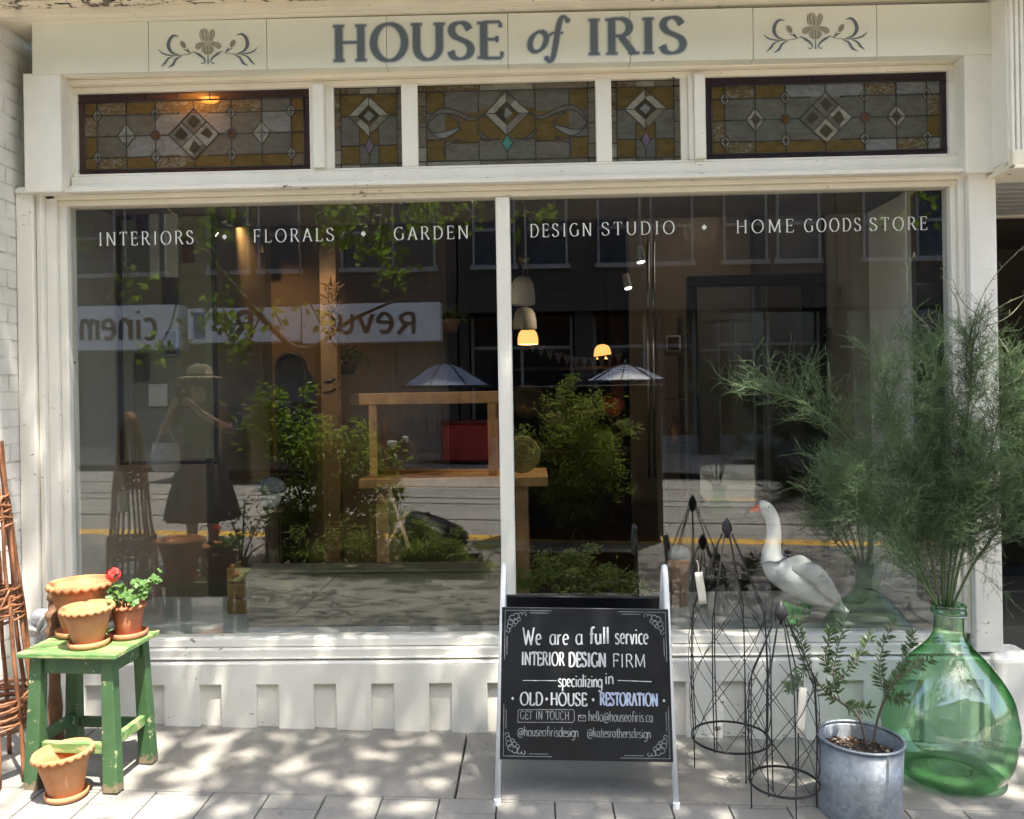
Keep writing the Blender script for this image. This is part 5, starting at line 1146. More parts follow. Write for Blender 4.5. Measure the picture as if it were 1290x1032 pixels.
mb.build('reversed_lettering', M('faint_vinyl', (.42, .42, .40), .6), dg)
mb = MB(); q = at(1040, 460, Y); mb.tube([(q.x, Y-.07, q.z-.35), (q.x, Y-.07, q.z+.25)], .011, 10); mb.tube([(q.x, Y-.07, q.z-.3), (q.x, Y-.011, q.z-.3)], .008, 8); mb.tube([(q.x, Y-.07, q.z+.2), (q.x, Y-.011, q.z+.2)], .008, 8); mb.build('handle', steel, dr, smooth=True)
# pale room seen through the door
inb('side_wall', brownw, (X0-.2, 1.98, 3.6, 3.7, .06, 3.2))
c = at(962, 470, 3.4); t = thing('framed_picture', 'dark red framed picture seen through the glass door', 'picture', (c.x, 3.55, c.z-.3)); mb = MB(); mb.box(-.15,.15,-.0,.04,0,.6); mb.build('frame', pr2, t, local=True, bevel=.004); mb = MB(); mb.box(-.12,.12,-.006,-.001,.03,.57); mb.build('image', M('maroon_image', (.05, .012, .016), .5, .4), t, local=True)
plight('back_room_light', (1.4, 2.9, 2.9), 1.2, (1, .85, .65), .15)
# leaning poles, ladder shelf, hoop
for px, lb in ((816,'thin metal pole hanging left of its twin in the right pane'), (823,'thin metal pole hanging right of its twin in the right pane')):
    a = at(px, 305, 2.4); b = at(px+2, 600, 2.4); t = thing('metal_pole', lb, 'pole', b); mb = MB(); mb.tube([(0,0,0), a-b], .011, 8); mb.build('shaft', steel, t, smooth=True, local=True); mb = MB(); mb.tube([(0,0,-.02),(0,0,.03)], .015, 8); mb.tube([a-b, V((0,0,3.2-b.z))], .003, 5); mb.build('fittings', black_m, t, local=True)
Y = 2.2; xl, xr = at(836, 500, Y).x, at(866, 500, Y).x; t = thing('shelf_ladder', 'narrow open shelf with trinkets beside the glass door', 'shelf', ((xl+xr)/2, Y, .06)); zt = at(850, 395, Y).z
for x in (xl, xr):
    mb = MB(); mb.box(x-.014, x+.014, Y, Y+.3, .06, zt); mb.build('upright', M('grey_shelf_paint', (.16, .15, .14), .6), t, bevel=.003)
for zz in (zt-.3, zt-.65, zt-1.0, zt-1.35): mb = MB(); mb.box(xl+.015, xr-.015, Y+.005, Y+.295, zz, zz+.02); mb.build('shelf', dkwood, t, bevel=.002)
for i, (zz, lb) in enumerate(((zt-.28, 'white rimmed picture frame on the upper shelf beside the door'), (zt-.98, 'amber bottle shaped vase on the lower shelf beside the door'))):
    tt = thing('picture_frame' if i == 0 else 'vase', lb, 'picture' if i == 0 else 'vase', ((xl+xr)/2, Y+.05, zz)); mb = MB()
    if i == 0:
        for b in ((-.055,.055,0,.012,0,.012), (-.055,.055,0,.012,.11,.122), (-.055,-.043,0,.012,.0121,.1099), (.043,.055,0,.012,.0121,.1099)): mb.box(*b)
        mb.build('frame', white, tt, local=True); mb = MB(); mb.box(-.042,.042,.004,.008,.0125,.1095); mb.build('image', pr2, tt, local=True)
    else: mb.lathe([(0,0),(.035,0),(.045,.06),(.04,.12),(.015,.17),(.018,.21),(0,.21)], 18); mb.build('body', M('amber_glaze', (.25, .1, .03), .3), tt, smooth=True, local=True); mb = MB(); mb.tube([(.018*math.cos(a), .018*math.sin(a), .21) for a in np.linspace(0, 6.28, 15)[:-1]], .004, 6, closed=True); mb.build('lip', dkwood, tt, smooth=True, local=True)
# terracotta pot with cloche, stone
t, c = plantpot('terracotta_pot', 'terracotta pot topped with a pale cloche behind the wire obelisks', 856, 740, .55, .055, at(856,703,.55).z-.418, tc); hh = at(856,703,.55).z-.418
mb = MB(); mb.lathe([(.06,hh+.002),(.06,hh+.03),(.045,hh+.055),(.015,hh+.068),(0,hh+.07)], 24); mb.build('cloche', M('frosted_glass', (.35, .35, .33), .3), t, smooth=True, local=True)
c = at(1074, 744, .60); t = thing('stone_doorstop', 'pale onion shaped stone ornament at the corner of the window ledge', 'ornament', (c.x, .6, .418)); mb = MB()
mb.lathe([(0,0),(.06,0),(.08,.03),(.076,.06),(.05,.09),(.022,.11),(.014,.135),(0,.138)], 24, fn=lambda i, a, r, z: (r*(1+.05*math.sin(a*2+1)), z)); mb.build('stone', concrete('pale_stone', (.33, .31, .27), 3), t, smooth=True, local=True)
mb = MB(); mb.tube([(0,0,.13),(.01,0,.16),(.0,.005,.175),(-.01,0,.16)], .006, 6); mb.build('loop', black_m, t, smooth=True, local=True)
# strips of dark wood from the corner of the bay
# ------------------------------------------------------------------ goose
Y = .20; gs = 4.1/1033; c = at(1005, 785, Y)
gw = M('white_plaster', (.84, .84, .83), .55, .1, 10, .1); goose = thing('goose_statue', 'white goose statue with a red beak and green shoes on the window ledge', 'statue', (c.x, Y, .418), rot=(0, 0, 0))
def gp_(px, py): q = at(px, py, Y); return V((q.x-c.x, 0, q.z-.418))
spine = [(1068,772,.010,.012),(1058,766,.030,.022),(1040,756,.056,.040),(1020,744,.080,.064),(1000,730,.090,.078),(982,718,.080,.072),(973,704,.056,.056),(973,690,.040,.042),(975,672,.034,.036),(973,655,.033,.034),(968,644,.037,.034),(962,638,.034,.030),(956,637,.024,.022)]
rings = []
S2 = spline([np.array((*gp_(a, b), ry, rz)) for a, b, ry, rz in spine], 4); n = len(S2)
for i, p_ in enumerate(S2):
    a = V(S2[max(0, i-1)][:3]); b = V(S2[min(n-1, i+1)][:3]); d = (b-a).normalized(); up = d.cross(V((0,1,0))); rings.append([V(p_[:3])+V((0,1,0))*p_[3]*math.cos(t_)+up*p_[4]*math.sin(t_) for t_ in np.linspace(0, 2*math.pi, 19)[:-1]])
mb = MB(); mb.loft(rings); mb.build('body', gw, goose, smooth=True, local=True)
for s in (-1, 1):
    mb = MB(); P = [gp_(992,712)+V((0,s*.07,0)), gp_(1016,716)+V((0,s*.09,0)), gp_(1040,740)+V((0,s*.074,0)), gp_(1062,766)+V((0,s*.03,0))]; q = spline(P, 6); m = len(q)
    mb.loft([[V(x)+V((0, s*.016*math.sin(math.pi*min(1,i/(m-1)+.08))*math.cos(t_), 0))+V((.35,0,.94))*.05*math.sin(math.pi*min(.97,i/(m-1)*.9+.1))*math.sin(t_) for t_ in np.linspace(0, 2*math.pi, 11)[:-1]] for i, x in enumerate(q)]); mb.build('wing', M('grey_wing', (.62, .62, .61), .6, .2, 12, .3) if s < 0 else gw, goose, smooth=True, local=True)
    mb = MB(); e = gp_(966,638)+V((0,s*.031,0)); mb.ball(e, .005); mb.build('eye', black_m, goose, smooth=True, local=True)
    lx = gp_(998 if s < 0 else 1016, 760); mb = MB(); mb.tube([V((lx.x, s*.035, lx.z)), V((lx.x, s*.038, .03))], [.024,.017], 10); mb.build('leg', M('orange_leg', (.65, .09, .03), .5), goose, smooth=True, local=True)
    mb = MB(); mb.loft([[V((lx.x+.02-.075*q, s*.04+(.018+.028*q)*math.cos(t_), .001+(.034-.018*q)*(1+math.sin(t_))*.8)) for t_ in np.linspace(0, 2*math.pi, 13)[:-1]] for q in (0, .25, .5, .75, 1)]); mb.tube([V((lx.x, s*.038, .02)), V((lx.x+.004, s*.038, .09)), V((lx.x+.006, s*.038, .097))], [.026,.036,.035], 12); mb.build('shoe', M('green_shoe', (.05, .34, .06), .5), goose, smooth=True, local=True)
bk_ = M('red_beak', (.80, .10, .03), .4); mb = MB(); a = gp_(958,639); d = (gp_(947,643)-a).normalized(); up = V((0,0,1))
mb.loft([[a+d*.055*q+V((0,1,0))*(.022*(1-q*.45))*math.cos(t_)+up*(.020*(1-q*.55))*math.sin(t_) for t_ in np.linspace(0, 2*math.pi, 13)[:-1]] for q in (0, .3, .6, .85, 1)]); mb.build('beak', bk_, goose, smooth=True, local=True)
mb = MB(); c1 = gp_(974, 704); mb.tube([c1+V((.062*math.cos(t_), .064*math.sin(t_), .012*math.cos(t_)+.004*math.sin(t_*5))) for t_ in np.linspace(0, 6.28, 31)[:-1]], .005, 6, closed=True); mb.build('neck_cord', M('blue_grey_cord', (.15, .18, .22), .7), goose, smooth=True, local=True)
for sx, m_ in ((984, 'green_bow'),):
    mb = MB(); q = gp_(984, 752)+V((0,-.05,0)); mb.leaf(q, (-.3,-.2,-1), (0,-1,0), .09, .05); mb.leaf(q, (.2,-.2,-1), (0,-1,0), .10, .05); mb.build('green_ribbon', M('green_ribbon_cloth', (.06, .3, .06), .6), goose, local=True)

t = thing('bunting', 'string of small dark flags sagging between the pendant lamps', 'bunting', (.9, 4.0, 2.0)); mb = MB(); a, b = at(660, 425, 4.0), at(790, 442, 4.0); P = [a.lerp(b, i/12)-V((0,0,.12*math.sin(math.pi*i/12))) for i in range(13)]
mb.tube([x-V((.9,4,2)) for x in P], .004, 5); mb.build('string', black_m, t, local=True); mb = MB()
for x in P[1:-1]: y = x-V((.9,4,2)); mb.add([y+V((-.04,0,0)), y+V((.04,0,0)), y+V((0,.01,-.11))], [(0,1,2)])
mb.build('flags', M('faded_flag_cloth', (.16, .15, .17), .9, .5, 9), t, local=True)
for i, (px, py, Y, R, lb) in enumerate(((664,505,4.6,.17,'oval gilt plaque on the dark back shelf by the mullion'), (700,520,4.8,.13,'round grey plate standing on the dark back shelf'), (772,510,5.0,.12,'dim red lacquer plate on the dark back shelf'))):
    c = at(px, py, Y); t = thing('plaque', lb, 'plate', c); mb = MB(); mb.lathe([(0,0),(R*.7,.0),(R,.03),(R*.98,.035),(R*.65,.01),(0,.01)], 28, fn=None); o = mb.build('plate', M(('gilt','grey_plate','red_lacquer')[i], ((.10,.075,.03),(.09,.09,.09),(.14,.012,.01))[i], .4), t, smooth=True, local=True); o.rotation_euler = (math.pi/2, 0, 0)
    mb = MB(); mb.tube([(R*1.0*math.cos(a), -.03, R*1.0*math.sin(a)) for a in np.linspace(0, 2*math.pi, 29)[:-1]], .012, 6, closed=True); mb.build('rim', dkwood, t, smooth=True, local=True)
t = thing('back_shelf', 'dark shelf unit along the back of the shop behind the pendants', 'shelf', (.6, 5.2, .06)); mb = MB()
for zz in (.9, 1.33, 1.8): mb.box(-.3, 1.5, 5.0, 5.18, zz, zz+.03)
mb.build('shelf', dkwood, t); mb = MB()
for x in (-.33, 1.501): mb.box(x, x+.03, 5.0, 5.19, .06, 2.0)
mb.build('upright', dkwood, t)

lp = leafmat('window_plant_leaf', (.16, .19, .05), (.30, .32, .10), .45, .6)
bq = at(722, 762, .42); t = thing('window_plant', 'low olive green plant on the window ledge just above the A-board', 'plant', (bq.x, .42, .418)); rs = random.Random(21); mb = MB()
for px, py, rp, az in ((700,728,44,.6), (750,724,40,.6), (662,735,28,.6), (788,738,24,.6), (722,712,26,.6)):
    c = at(px, py, .42)-V((bq.x,.42,.418)); r = rp*4.32/1033; cl_ = [(rs.gauss(0,.5), rs.gauss(0,.5), rs.gauss(0,.5)) for _ in range(12)]
    for k in range(900):
        g = rs.choice(cl_); q_ = c+V((g[0]+rs.gauss(0,.2), g[1]*.7+rs.gauss(0,.2), (g[2]+rs.gauss(0,.2))*az))*r
        if q_.z < .01 or q_.y < -.36: continue
        mb.leaf(q_, V((rs.gauss(0,1), rs.gauss(0,1), rs.uniform(-.3,1))), V((rs.gauss(0,.6), rs.gauss(-.3,.6), 1)), rs.uniform(.018,.034), .009)
mb.build('foliage', lp, t, local=True); mb = MB()
for k in range(9): mb.tube([(rs.gauss(0,.03), rs.gauss(0,.03), .0), (rs.gauss(0,.1), rs.gauss(0,.06), .1), (rs.gauss(0,.22), rs.gauss(0,.08), .19)], .003, 5)
mb.build('stems', olw, t, smooth=True, local=True)
# ================================================================== across the street, behind the camera
def mir(px, py, Yv):
    p_ = at(px, py, Yv); return V((p_.x, -p_.y, p_.z))
dbrick = M('dark_red_brick', (.085, .06, .045), .9, .25, 10, .3); grstone = M('dark_render', (.06, .048, .04), .9, .15, 3); dglass = M('dark_shop_glass', (.015, .016, .018), .06, .2, spec=.8); winframe = M('window_frame_paint', (.26, .25, .23), .6)
def building(label, x0, x1, h, wm, y=-16.6, shopfronts=True, ws=1.9):
    t = thing('street_building', label, 'building', ((x0+x1)/2, y, -.2)); mb = MB()
    mb.box(x0, x1, y-8, y, 3.6, h); mb.box(x0, x1, y-8, y-.9, -.6, 3.599)
    n = max(2, int((x1-x0)/3))
    for i in range(n+1): xx = x0+(x1-x0)*i/n; mb.box(max(x0, xx-.22), min(x1, xx+.22), y-.8995, y-.02, -.6, 3.599)
    mb.build('wall', wm, t); mb = MB(); mb.box(x0-.05, x1+.05, y-8, y+.35, h+.001, h+.4); mb.box(x0, x1, y+.002, y+.2, 3.5, 3.95); mb.build('cornice', grstone, t)
    for i in range(n):
        a, b = x0+(x1-x0)*i/n+.3, x0+(x1-x0)*(i+1)/n-.3
        mb = MB(); mb.box(a-.04, b+.04, y-.62, y-.5, .35, 3.45); f = mb.build('shop_window', shutter if x1 < -1 else dglass, t); mb = MB()
        for q in np.linspace(a, b, 3): mb.box(q-.04, q+.04, y-.49, y-.42, .35, 3.45)
        mb.box(a, b, y-.495, y-.425, 2.6, 2.68); mb.box(a-.05, b+.05, y-.62, y-.3, -.3, .349); mb.build('frame', winframe, f)
        for zz in (4.7, 7.6):
            if zz+1.8 > h: continue
            c = (a+b)/2
            for s in (-.65, .65):
                mb = MB(); mb.box(c+s-.48, c+s+.48, y+.002, y+.02, zz, zz+1.75); f = mb.build('window', M('upper_window_glass', (.10, .13, .17), .08, .3), t) if False else mb.build('window', upg, t); mb = MB()
                for bxs in ((-.54,-.48,0,1.75), (.48,.54,0,1.75), (-.48,.48,.84,.92), (-.6,.6,-.12,-.001), (-.56,.56,1.751,1.95)): mb.box(c+s+bxs[0], c+s+bxs[1], y+.0005, y+.07, zz+bxs[2], zz+bxs[3])
                mb.build('frame', winframe, f)
    return t
upg = M('upper_window_glass', (.045, .05, .06), .35, .3, spec=.2); shutter = M('pale_shutter', (.21, .20, .18), .7, .15, 3)
building('dark brick cinema building with a sign band across the street, reflected at the left', -15.5, -1.9, 13.2, dbrick); building('grey rendered shop building across the street, reflected in the right pane', -1.85, 7.5, 13.8, grstone)
building('brown brick building across the street beyond the right pane reflection', 7.55, 22, 13, dbrick); building('plain building across the street at the far left', -27, -15.55, 12.6, grstone)
signw = M('white_sign_panel', (.72, .72, .72), .5, .05); brl = M('brown_sign_letters', (.07, .04, .03), .6); bll = M('blue_sign_square', (.06, .12, .30), .6)
Ym = 15.9
def panel(label, x0, y0, x1, y1, fn):
    a, b = mir(x0, y0, Ym), mir(x1, y1, Ym); t = thing('cinema_sign', label, 'sign', ((a.x+b.x)/2, -Ym, (a.z+b.z)/2)); mb = MB(); mb.box(a.x, b.x, -16.58, -Ym, b.z, a.z); mb.build('panel', signw, t, bevel=.02)
    mb = MB(); pn = Pen(mb, (0, -Ym+.012, 0), (-1, 0, 0), (0, 0, 1)); fn(pn); mb.build('lettering', brl, t); return t
def mt_(pn, txt, xa_, xb_, ya, yb, **k):
    a, b = mir(xa_, ya, Ym), mir(xb_, yb, Ym); pn.text(txt, -a.x, b.z, (a.z-b.z), a.x-b.x, lift=.004, **k)
kk = dict(thick=.2, tn=.15)
panel('white REVUE sign panel on the cinema marquee across the street', 380, 384, 555, 430, lambda pn: [mt_(pn, 'R', 524, 500, 395, 421, thick=.2, thin=.16), mt_(pn, 'e', 494, 474, 380, 420, thick=.13, thin=.1), mt_(pn, 'V' if 'V' in G else 'v', 470, 450, 380, 420, thick=.13, thin=.1), mt_(pn, 'U', 446, 426, 396, 420, thick=.2, thin=.16), mt_(pn, 'e', 421, 404, 380, 420, thick=.13, thin=.1)])
pq = panel('white sign panel with a blue square and one letter R across the street', 236, 389, 379, 430, lambda pn: mt_(pn, 'R', 319, 294, 393, 426, thick=.2, thin=.16))
a, b = mir(244, 394, Ym), mir(259, 427, Ym); mb = MB(); mb.box(a.x, b.x, -Ym+.002, -Ym+.012, b.z, a.z); mb.build('blue_square', bll, pq)
panel('white sign panel lettered cinem across the street, farthest left', 97, 386, 226, 440, lambda pn: mt_(pn, 'cinem', 196, 100, 386, 429, thick=.13, thin=.1))
def umbrella(label, px, py0, py1, wpx, Yv, mat):
    c = mir(px, py1, Yv); s = 1033/(3.9+Yv); R = wpx/2/s; h = (py1-py0)/s; t = thing('patio_umbrella', label, 'umbrella', (c.x, -Yv, gz(c.x))); z = c.z-gz(c.x)
    mb = MB(); n = 8; P = [(0,0,z+h)]+[(R*math.cos(2*math.pi*k/n+.2), R*math.sin(2*math.pi*k/n+.2), z) for k in range(n)]+[(R*.4*math.cos(2*math.pi*k/n+.2), R*.4*math.sin(2*math.pi*k/n+.2), z+h*.72) for k in range(n)]
    fs = []
    for k in range(n): l = (k+1) % n; fs += [(0, 9+k, 9+l), (9+k, 1+k, 1+l, 9+l)]
    mb.add(P, fs); o = mb.build('canopy', mat, t, local=True); rb_ = MB(); [rb_.tube([V(P[0])+V((0,0,.012)), V(P[9+k])+V((0,0,.014)), V(P[1+k])+V((0,0,.014))], .014, 5) for k in range(n)]; rb_.tube([V(P[1+k]) for k in range(n)], .03, 5, closed=True); rb_.build('ribs', black_m, t, local=True); m_ = o.modifiers.new('solid', 'SOLIDIFY'); m_.thickness = .02
    mb = MB(); mb.tube([(0,0,.03),(0,0,z+h+.08)], .025, 8); mb.build('pole', winframe, t, local=True); mb = MB(); mb.lathe([(0,0),(.28,0),(.28,.06),(.06,.1),(0,.1)], 20); mb.build('base', black_m, t, local=True)
umbrella('blue grey patio umbrella across the street, reflected left of the mullion', 560, 456, 487, 118, 13.4, M('blue_grey_canvas', (.22, .26, .33), .8)); umbrella('white patio umbrella across the street, reflected right of the mullion', 788, 458, 480, 104, 13.2, M('white_canvas', (.75, .75, .74), .8))
c = mir(588, 565, 13.4); t = thing('red_bin', 'red street box on the far pavement, reflected under the workbench shelf', 'box', (c.x, -13.4, gz(c.x))); mb = MB(); mb.box(-.5,.5,-.3,.3,.06,.85); mb.build('body', M('red_painted_steel', (.45, .03, .025), .4), t, local=True, bevel=.04); mb = MB(); mb.box(-.53,.53,-.33,.33,.85,.92); mb.build('lid', M('dark_red_lid', (.2, .02, .02), .4), t, local=True, bevel=.02)
mb = MB(); [mb.box(x-.03, x+.03, y-.03, y+.03, 0, .0599) for x in (-.42, .42) for y in (-.22, .22)]; mb.build('feet', black_m, t, local=True)
t = thing('picket_railing', 'white picket railing on the patio across the street', 'railing', (mir(500,480,13.2).x, -13.2, 0)); mb = MB(); a, b = mir(440, 462, 13.2), mir(565, 500, 13.2)
for x in np.arange(a.x, b.x, .11): mb.box(x, x+.045, -13.22, -13.19, gz(x)+.06, 1.15)
mb.build('pickets', winframe, t); mb = MB(); mb.box(a.x, b.x, -13.26, -13.221, .95, 1.02); mb.box(a.x, b.x, -13.26, -13.221, .3, .37); mb.build('rails', winframe, t)
# parked car
c = mir(510, 585, 11.5); t = thing('parked_car', 'black car parked at the far kerb, reflected behind the shrub', 'car', (c.x-2.2, -11.5, gz(c.x-2.2)-.16)); paintb = M('black_car_paint', (.008, .008, .01), .12, .2, spec=.8)
prof = [(-2.15,.3),(-2.18,.6),(-2.1,.85),(-1.75,.95),(-1.2,1.36),(-.6,1.46),(.2,1.44),(.7,1.25),(1.1,.98),(1.85,.85),(2.12,.7),(2.18,.45),(2.12,.28),(1.75,.25),(1.68,.5),(1.4,.62),(1.12,.5),(1.05,.22),(-1.05,.22),(-1.12,.5),(-1.4,.62),(-1.68,.5),(-1.75,.25)]
mb = MB(); n = len(prof)
for y_, k in ((-.86, 1), (.86, 1)): pass
ring = lambda y_, ins: [(x*(1-ins*.02), y_, z if z < .9 else z-ins*.01) for x, z in prof]
wdt = lambda z: .86-(max(0, z-.9))*.38
vs = [(x, -wdt(z), z) for x, z in prof]+[(x, wdt(z), z) for x, z in prof]; mb.add(vs, [tuple(range(n)), tuple(range(2*n-1, n-1, -1))]+[(i, (i+1) % n, n+(i+1) % n, n+i) for i in range(n)]); mb.build('body', paintb, t, local=True, bevel=.05)
for s in (-1, 1):
    mb = MB(); wg = [(-1.5,.98),(-1.1,1.28),(-.6,1.38),(.2,1.36),(.62,1.2),(.95,.99)]; mb.add([(x, s*(wdt(z)+.006), z) for x, z in wg]+[(x, s*(wdt(z)-.02), z) for x, z in wg], [tuple(range(6)), tuple(range(11, 5, -1))]+[(i, (i+1) % 6, 6+(i+1) % 6, 6+i) for i in range(6)]); mb.build('side_window', dglass, t, local=True)
    mb = MB(); mb.box(2.0, 2.16, s*.72-.14, s*.72+.14, .6, .74); mb.build('headlight', M('lamp_glass', (.6, .6, .58), .15), t, local=True, bevel=.03)
    for x in (-1.4, 1.4):
        mb = MB(); mb.tube([(x, s*.66, .31), (x, s*.87, .31)], .31, 24); w_o = mb.build('wheel', black_m, t, local=True, bevel=.03); mb = MB(); mb.tube([(x, s*.84, .31), (x, s*.885, .31)], .19, 16); mb.build('rim', steel, w_o, local=True)
# overhead wires
for i, (za, zb, yy) in enumerate(((5.6, 5.2, -7.8), (5.7, 5.5, -9.9), (6.6, 5.9, -12))):
    mb = MB(); mb.tube([(-22, yy, za), (-8, yy, (za*.65+zb*.35)-.05), (4, yy, (za*.35+zb*.65)-.05), (22, yy, zb)], .012, 5); tag(mb.build('overhead_wire', black_m), ['overhead tram wire nearest the shop, over the road', 'overhead tram wire over the middle of the road', 'overhead cable by the far kerb'][i], 'cable')

# ================================================================== street trees
bark = M('tree_bark', (.13, .105, .08), .9, .3, 14, .5, 30); tleaf = leafmat('tree_leaf', (.08, .15, .02), (.16, .25, .05), .55, .5)
gaps = []  # openings shaped into the crowns so sun falls on chosen spots
def gap(px, py, r, Y=None):
    q = gr(px, py) if Y is None else at(px, py, Y); gaps.append((q.x-.19*q.z, q.y+.29*q.z, r))
for px, py, r in ((314,949,.05), (268,931,.06), (370,963,.085), (452,990,.07), (463,1011,.07), (401,980,.05), (450,933,.03), (498,937,.04), (541,932,.035), (490,954,.03), (551,986,.06), (277,986,.05), (224,978,.07), (255,955,.05), (570,950,.02),
                  (917,985,.055), (968,962,.05), (1262,975,.07), (1275,998,.08), (1290,960,.08), (913,1027,.06), (180,1020,.2), (235,1015,.09), (285,1020,.06), (520,1015,.04), (690,975,.03), (640,1010,.03), (1040,965,.04), (760,970,.03)): gap(px, py, r)
for px, py, Y, r in ((570,828,-.1,.012), (600,828,-.1,.012), (632,840,-.1,.04), (612,870,-.1,.02), (1000,860,-.1,.06), (1062,850,-.1,.05), (960,840,-.1,.03), (1195,900,-.5,.07), (1150,870,-.5,.06), (1215,960,-.5,.06), (1262,600,-.5,.11), (1275,520,-.5,.1), (1285,660,-.5,.1), (1215,560,-.45,.05), (940,490,-.52,.05), (1010,505,-.52,.04), (1280,430,-.5,.12), (1187,745,-.42,.03), (1100,800,-.72,.05), (1060,840,-.7,.04), (720,900,-.65,.0)): gap(px, py, r, Y)
TW = ((430,270,3,34,.13), (470,300,3.1,40,.14), (420,300,3.2,22,.1), (540,280,3,30,.13), (500,345,3.1,18,.09), (268,300,3,26,.12), (285,405,2.8,34,.13), (270,385,2.9,18,.1), (165,355,2.9,14,.09), (530,265,2.7,26,.1), (590,268,3,16,.1), (455,262,3.2,26,.12), (285,268,3,24,.12), (480,325,2.9,16,.08), (110,300,3,8,.1), (200,440,2.7,14,.1), (300,440,2.8,10,.1), (690,275,3.2,14,.08), (660,262,3.2,10,.1), (1150,262,3,22,.12), (1120,280,3.1,10,.08), (640,300,3.1,6,.06), (350,400,3,8,.08), (400,400,3.1,8,.08))
for px, py, Yv, n, r in TW:
    q = mir(px, py, Yv); gaps.append((q.x-.19*q.z, q.y+.29*q.z, .2))
for px, py, Yv, r in ((400,560,3.75,.45), (440,600,3.75,.4), (380,640,3.75,.4), (500,690,3.15,.4), (420,690,3.15,.35), (580,700,3.15,.3), (720,520,4.45,.35), (730,600,4.45,.4), (700,560,4.45,.3), (720,725,2.75,.4), (760,640,4.45,.3)):
    q = mir(px, py, Yv); gaps.append((q.x-.19*q.z, q.y+.29*q.z, r))
g_ = np.array(gaps)
def crown(n, x0, x1, y0, y1, h0, h1):
    gx = rng.uniform(x0, x1, n); gy = rng.uniform(y0, y1, n); h = rng.uniform(h0, h1, n)
    keep = np.ones(n, bool)
    for a, b, r in g_: keep &= (gx-a)**2+(gy-b)**2 > (r*.58+.024)**2
    wob = .09*np.sin(gx*9+1)+.07*np.sin(gx*17)
    st_ = (gx > -3.1) & (gx < -1.52+wob) & (gy > -1.25) & (gy < np.where(gx < -2.5, .12, -.17)+.5*wob); keep &= ~st_  # leaves left out here so the stool stands in sun
    return np.stack([gx+.19*h, gy-.29*h, h], 1)[keep]
pts = np.concatenate([crown(25000, -4.2, 4.6, -1.05, 1.25, 5.2, 9.2)])  # dense crown laid out by the shade it throws on the shopfront
# loose outer crown, grown in clumps
cl = np.stack([rng.uniform(-8, 8, 260), rng.uniform(-6.3, -3.0, 260), rng.uniform(5.2, 9, 260)], 1)
q = cl[rng.integers(0, 260, 15000)]+rng.normal(0, .28, (15000, 3)); gxy = np.stack([q[:, 0]-.19*q[:, 2], q[:, 1]+.29*q[:, 2]], 1); kp = np.ones(len(q), bool)
for a, b, r in g_: kp &= (gxy[:, 0]-a)**2+(gxy[:, 1]-b)**2 > (r+.07)**2
kp &= ~((gxy[:, 0] > -3.1) & (gxy[:, 0] < -1.5) & (gxy[:, 1] > -1.3) & (gxy[:, 1] < .1)); pts = np.concatenate([pts, q[kp]])
def leafmesh(P, size):
    n = len(P); d = rng.normal(0, 1, (n, 3)); d[:, 2] -= .3; d /= np.linalg.norm(d, axis=1)[:, None]; u = rng.normal(0, 1, (n, 3)); u[:, 2] *= .5; s = np.cross(d, u); s /= np.linalg.norm(s, axis=1)[:, None]+1e-9
    L = (size*rng.uniform(.7, 1.25, n))[:, None]; w_ = L*.32; a = P-d*L/2
    vs = np.stack([a, a+d*L*.45+s*w_, a+d*L, a+d*L*.45-s*w_], 1).reshape(-1, 3); return vs
def tree(label, x, y, lean, P, extra=None):
    t = thing('street_tree', label, 'tree', (x, y, gz(x))); vs = leafmesh(P, .125)
    if extra is not None and len(extra): vs = np.concatenate([vs, leafmesh(extra, .085)])
    mb = MB(); mb.v = [tuple(v) for v in vs]; mb.f = [[4*i, 4*i+1, 4*i+2, 4*i+3] for i in range(len(vs)//4)]; mb.m = [0]*len(mb.f); mb.build('crown', tleaf, t)
    return t
ex = []; twigs = []
for px, py, Yv, n, r in TW:
    c = mir(px, py, Yv); ex += [c+V((rng.normal(0,r), rng.normal(0,r), rng.normal(0,r*.8))) for _ in range(n*2)]; twigs.append(c)
ex = np.array([tuple(e) for e in ex])
tl_ = tree('street tree rising beyond the left end of the shopfront, its crown shading the pavement', -6.4, -4.35, 0, pts[pts[:, 0] < .2], ex[ex[:, 0] < 1.5])
tr_ = tree('street tree rising beyond the right end of the shopfront', 6.8, -4.35, 0, pts[pts[:, 0] >= .2], ex[ex[:, 0] >= 1.5])
def limbs(t, x, y, sgn):
    mb = MB(); z0 = gz(x)-.1; rs = random.Random(int(abs(x)*10)); mb.tube(spline([(x,y,z0),(x+.05*sgn,y,1.2),(x,y+.1,2.6),(x+.15*sgn,y+.2,4),(x+.4*sgn,y+.4,6.5),(x+.6*sgn,y+.5,8.6)], 5), list(np.linspace(.19, .05, 26)), 12)
    for k in range(9):
        h = rs.uniform(3.2, 6.5); e = V((x+sgn*rs.uniform(2, 6.6), rs.uniform(-5.5, -1.2), h+rs.uniform(1.2, 2.6))); a = V((x+.15*sgn, y+.2, h)); P = spline([a, a.lerp(e, .35)+V((0,0,.35)), a.lerp(e, .7)+V((0,0,.3)), e], 5); mb.tube(P, list(np.linspace(.075, .012, 16)), 7)
        for j in range(6):
            i = rs.randint(5, 14); p = V(P[i]); mb.tube([p, p+V((rs.gauss(0,.4), rs.gauss(0,.4), rs.uniform(.1,.5))), p+V((rs.gauss(0,.7), rs.gauss(0,.7), rs.uniform(.4,.9)))], [.018,.011,.004], 5)
    mb.build('trunk', bark, t, smooth=True)
limbs(tl_, -6.4, -4.35, 1); limbs(tr_, 6.8, -4.35, -1)
mb = MB(); b0 = [V((-6.3,-4.2,3.9)), V((-4.6,-3.9,4.3)), V((-3.6,-3.4,3.6))]
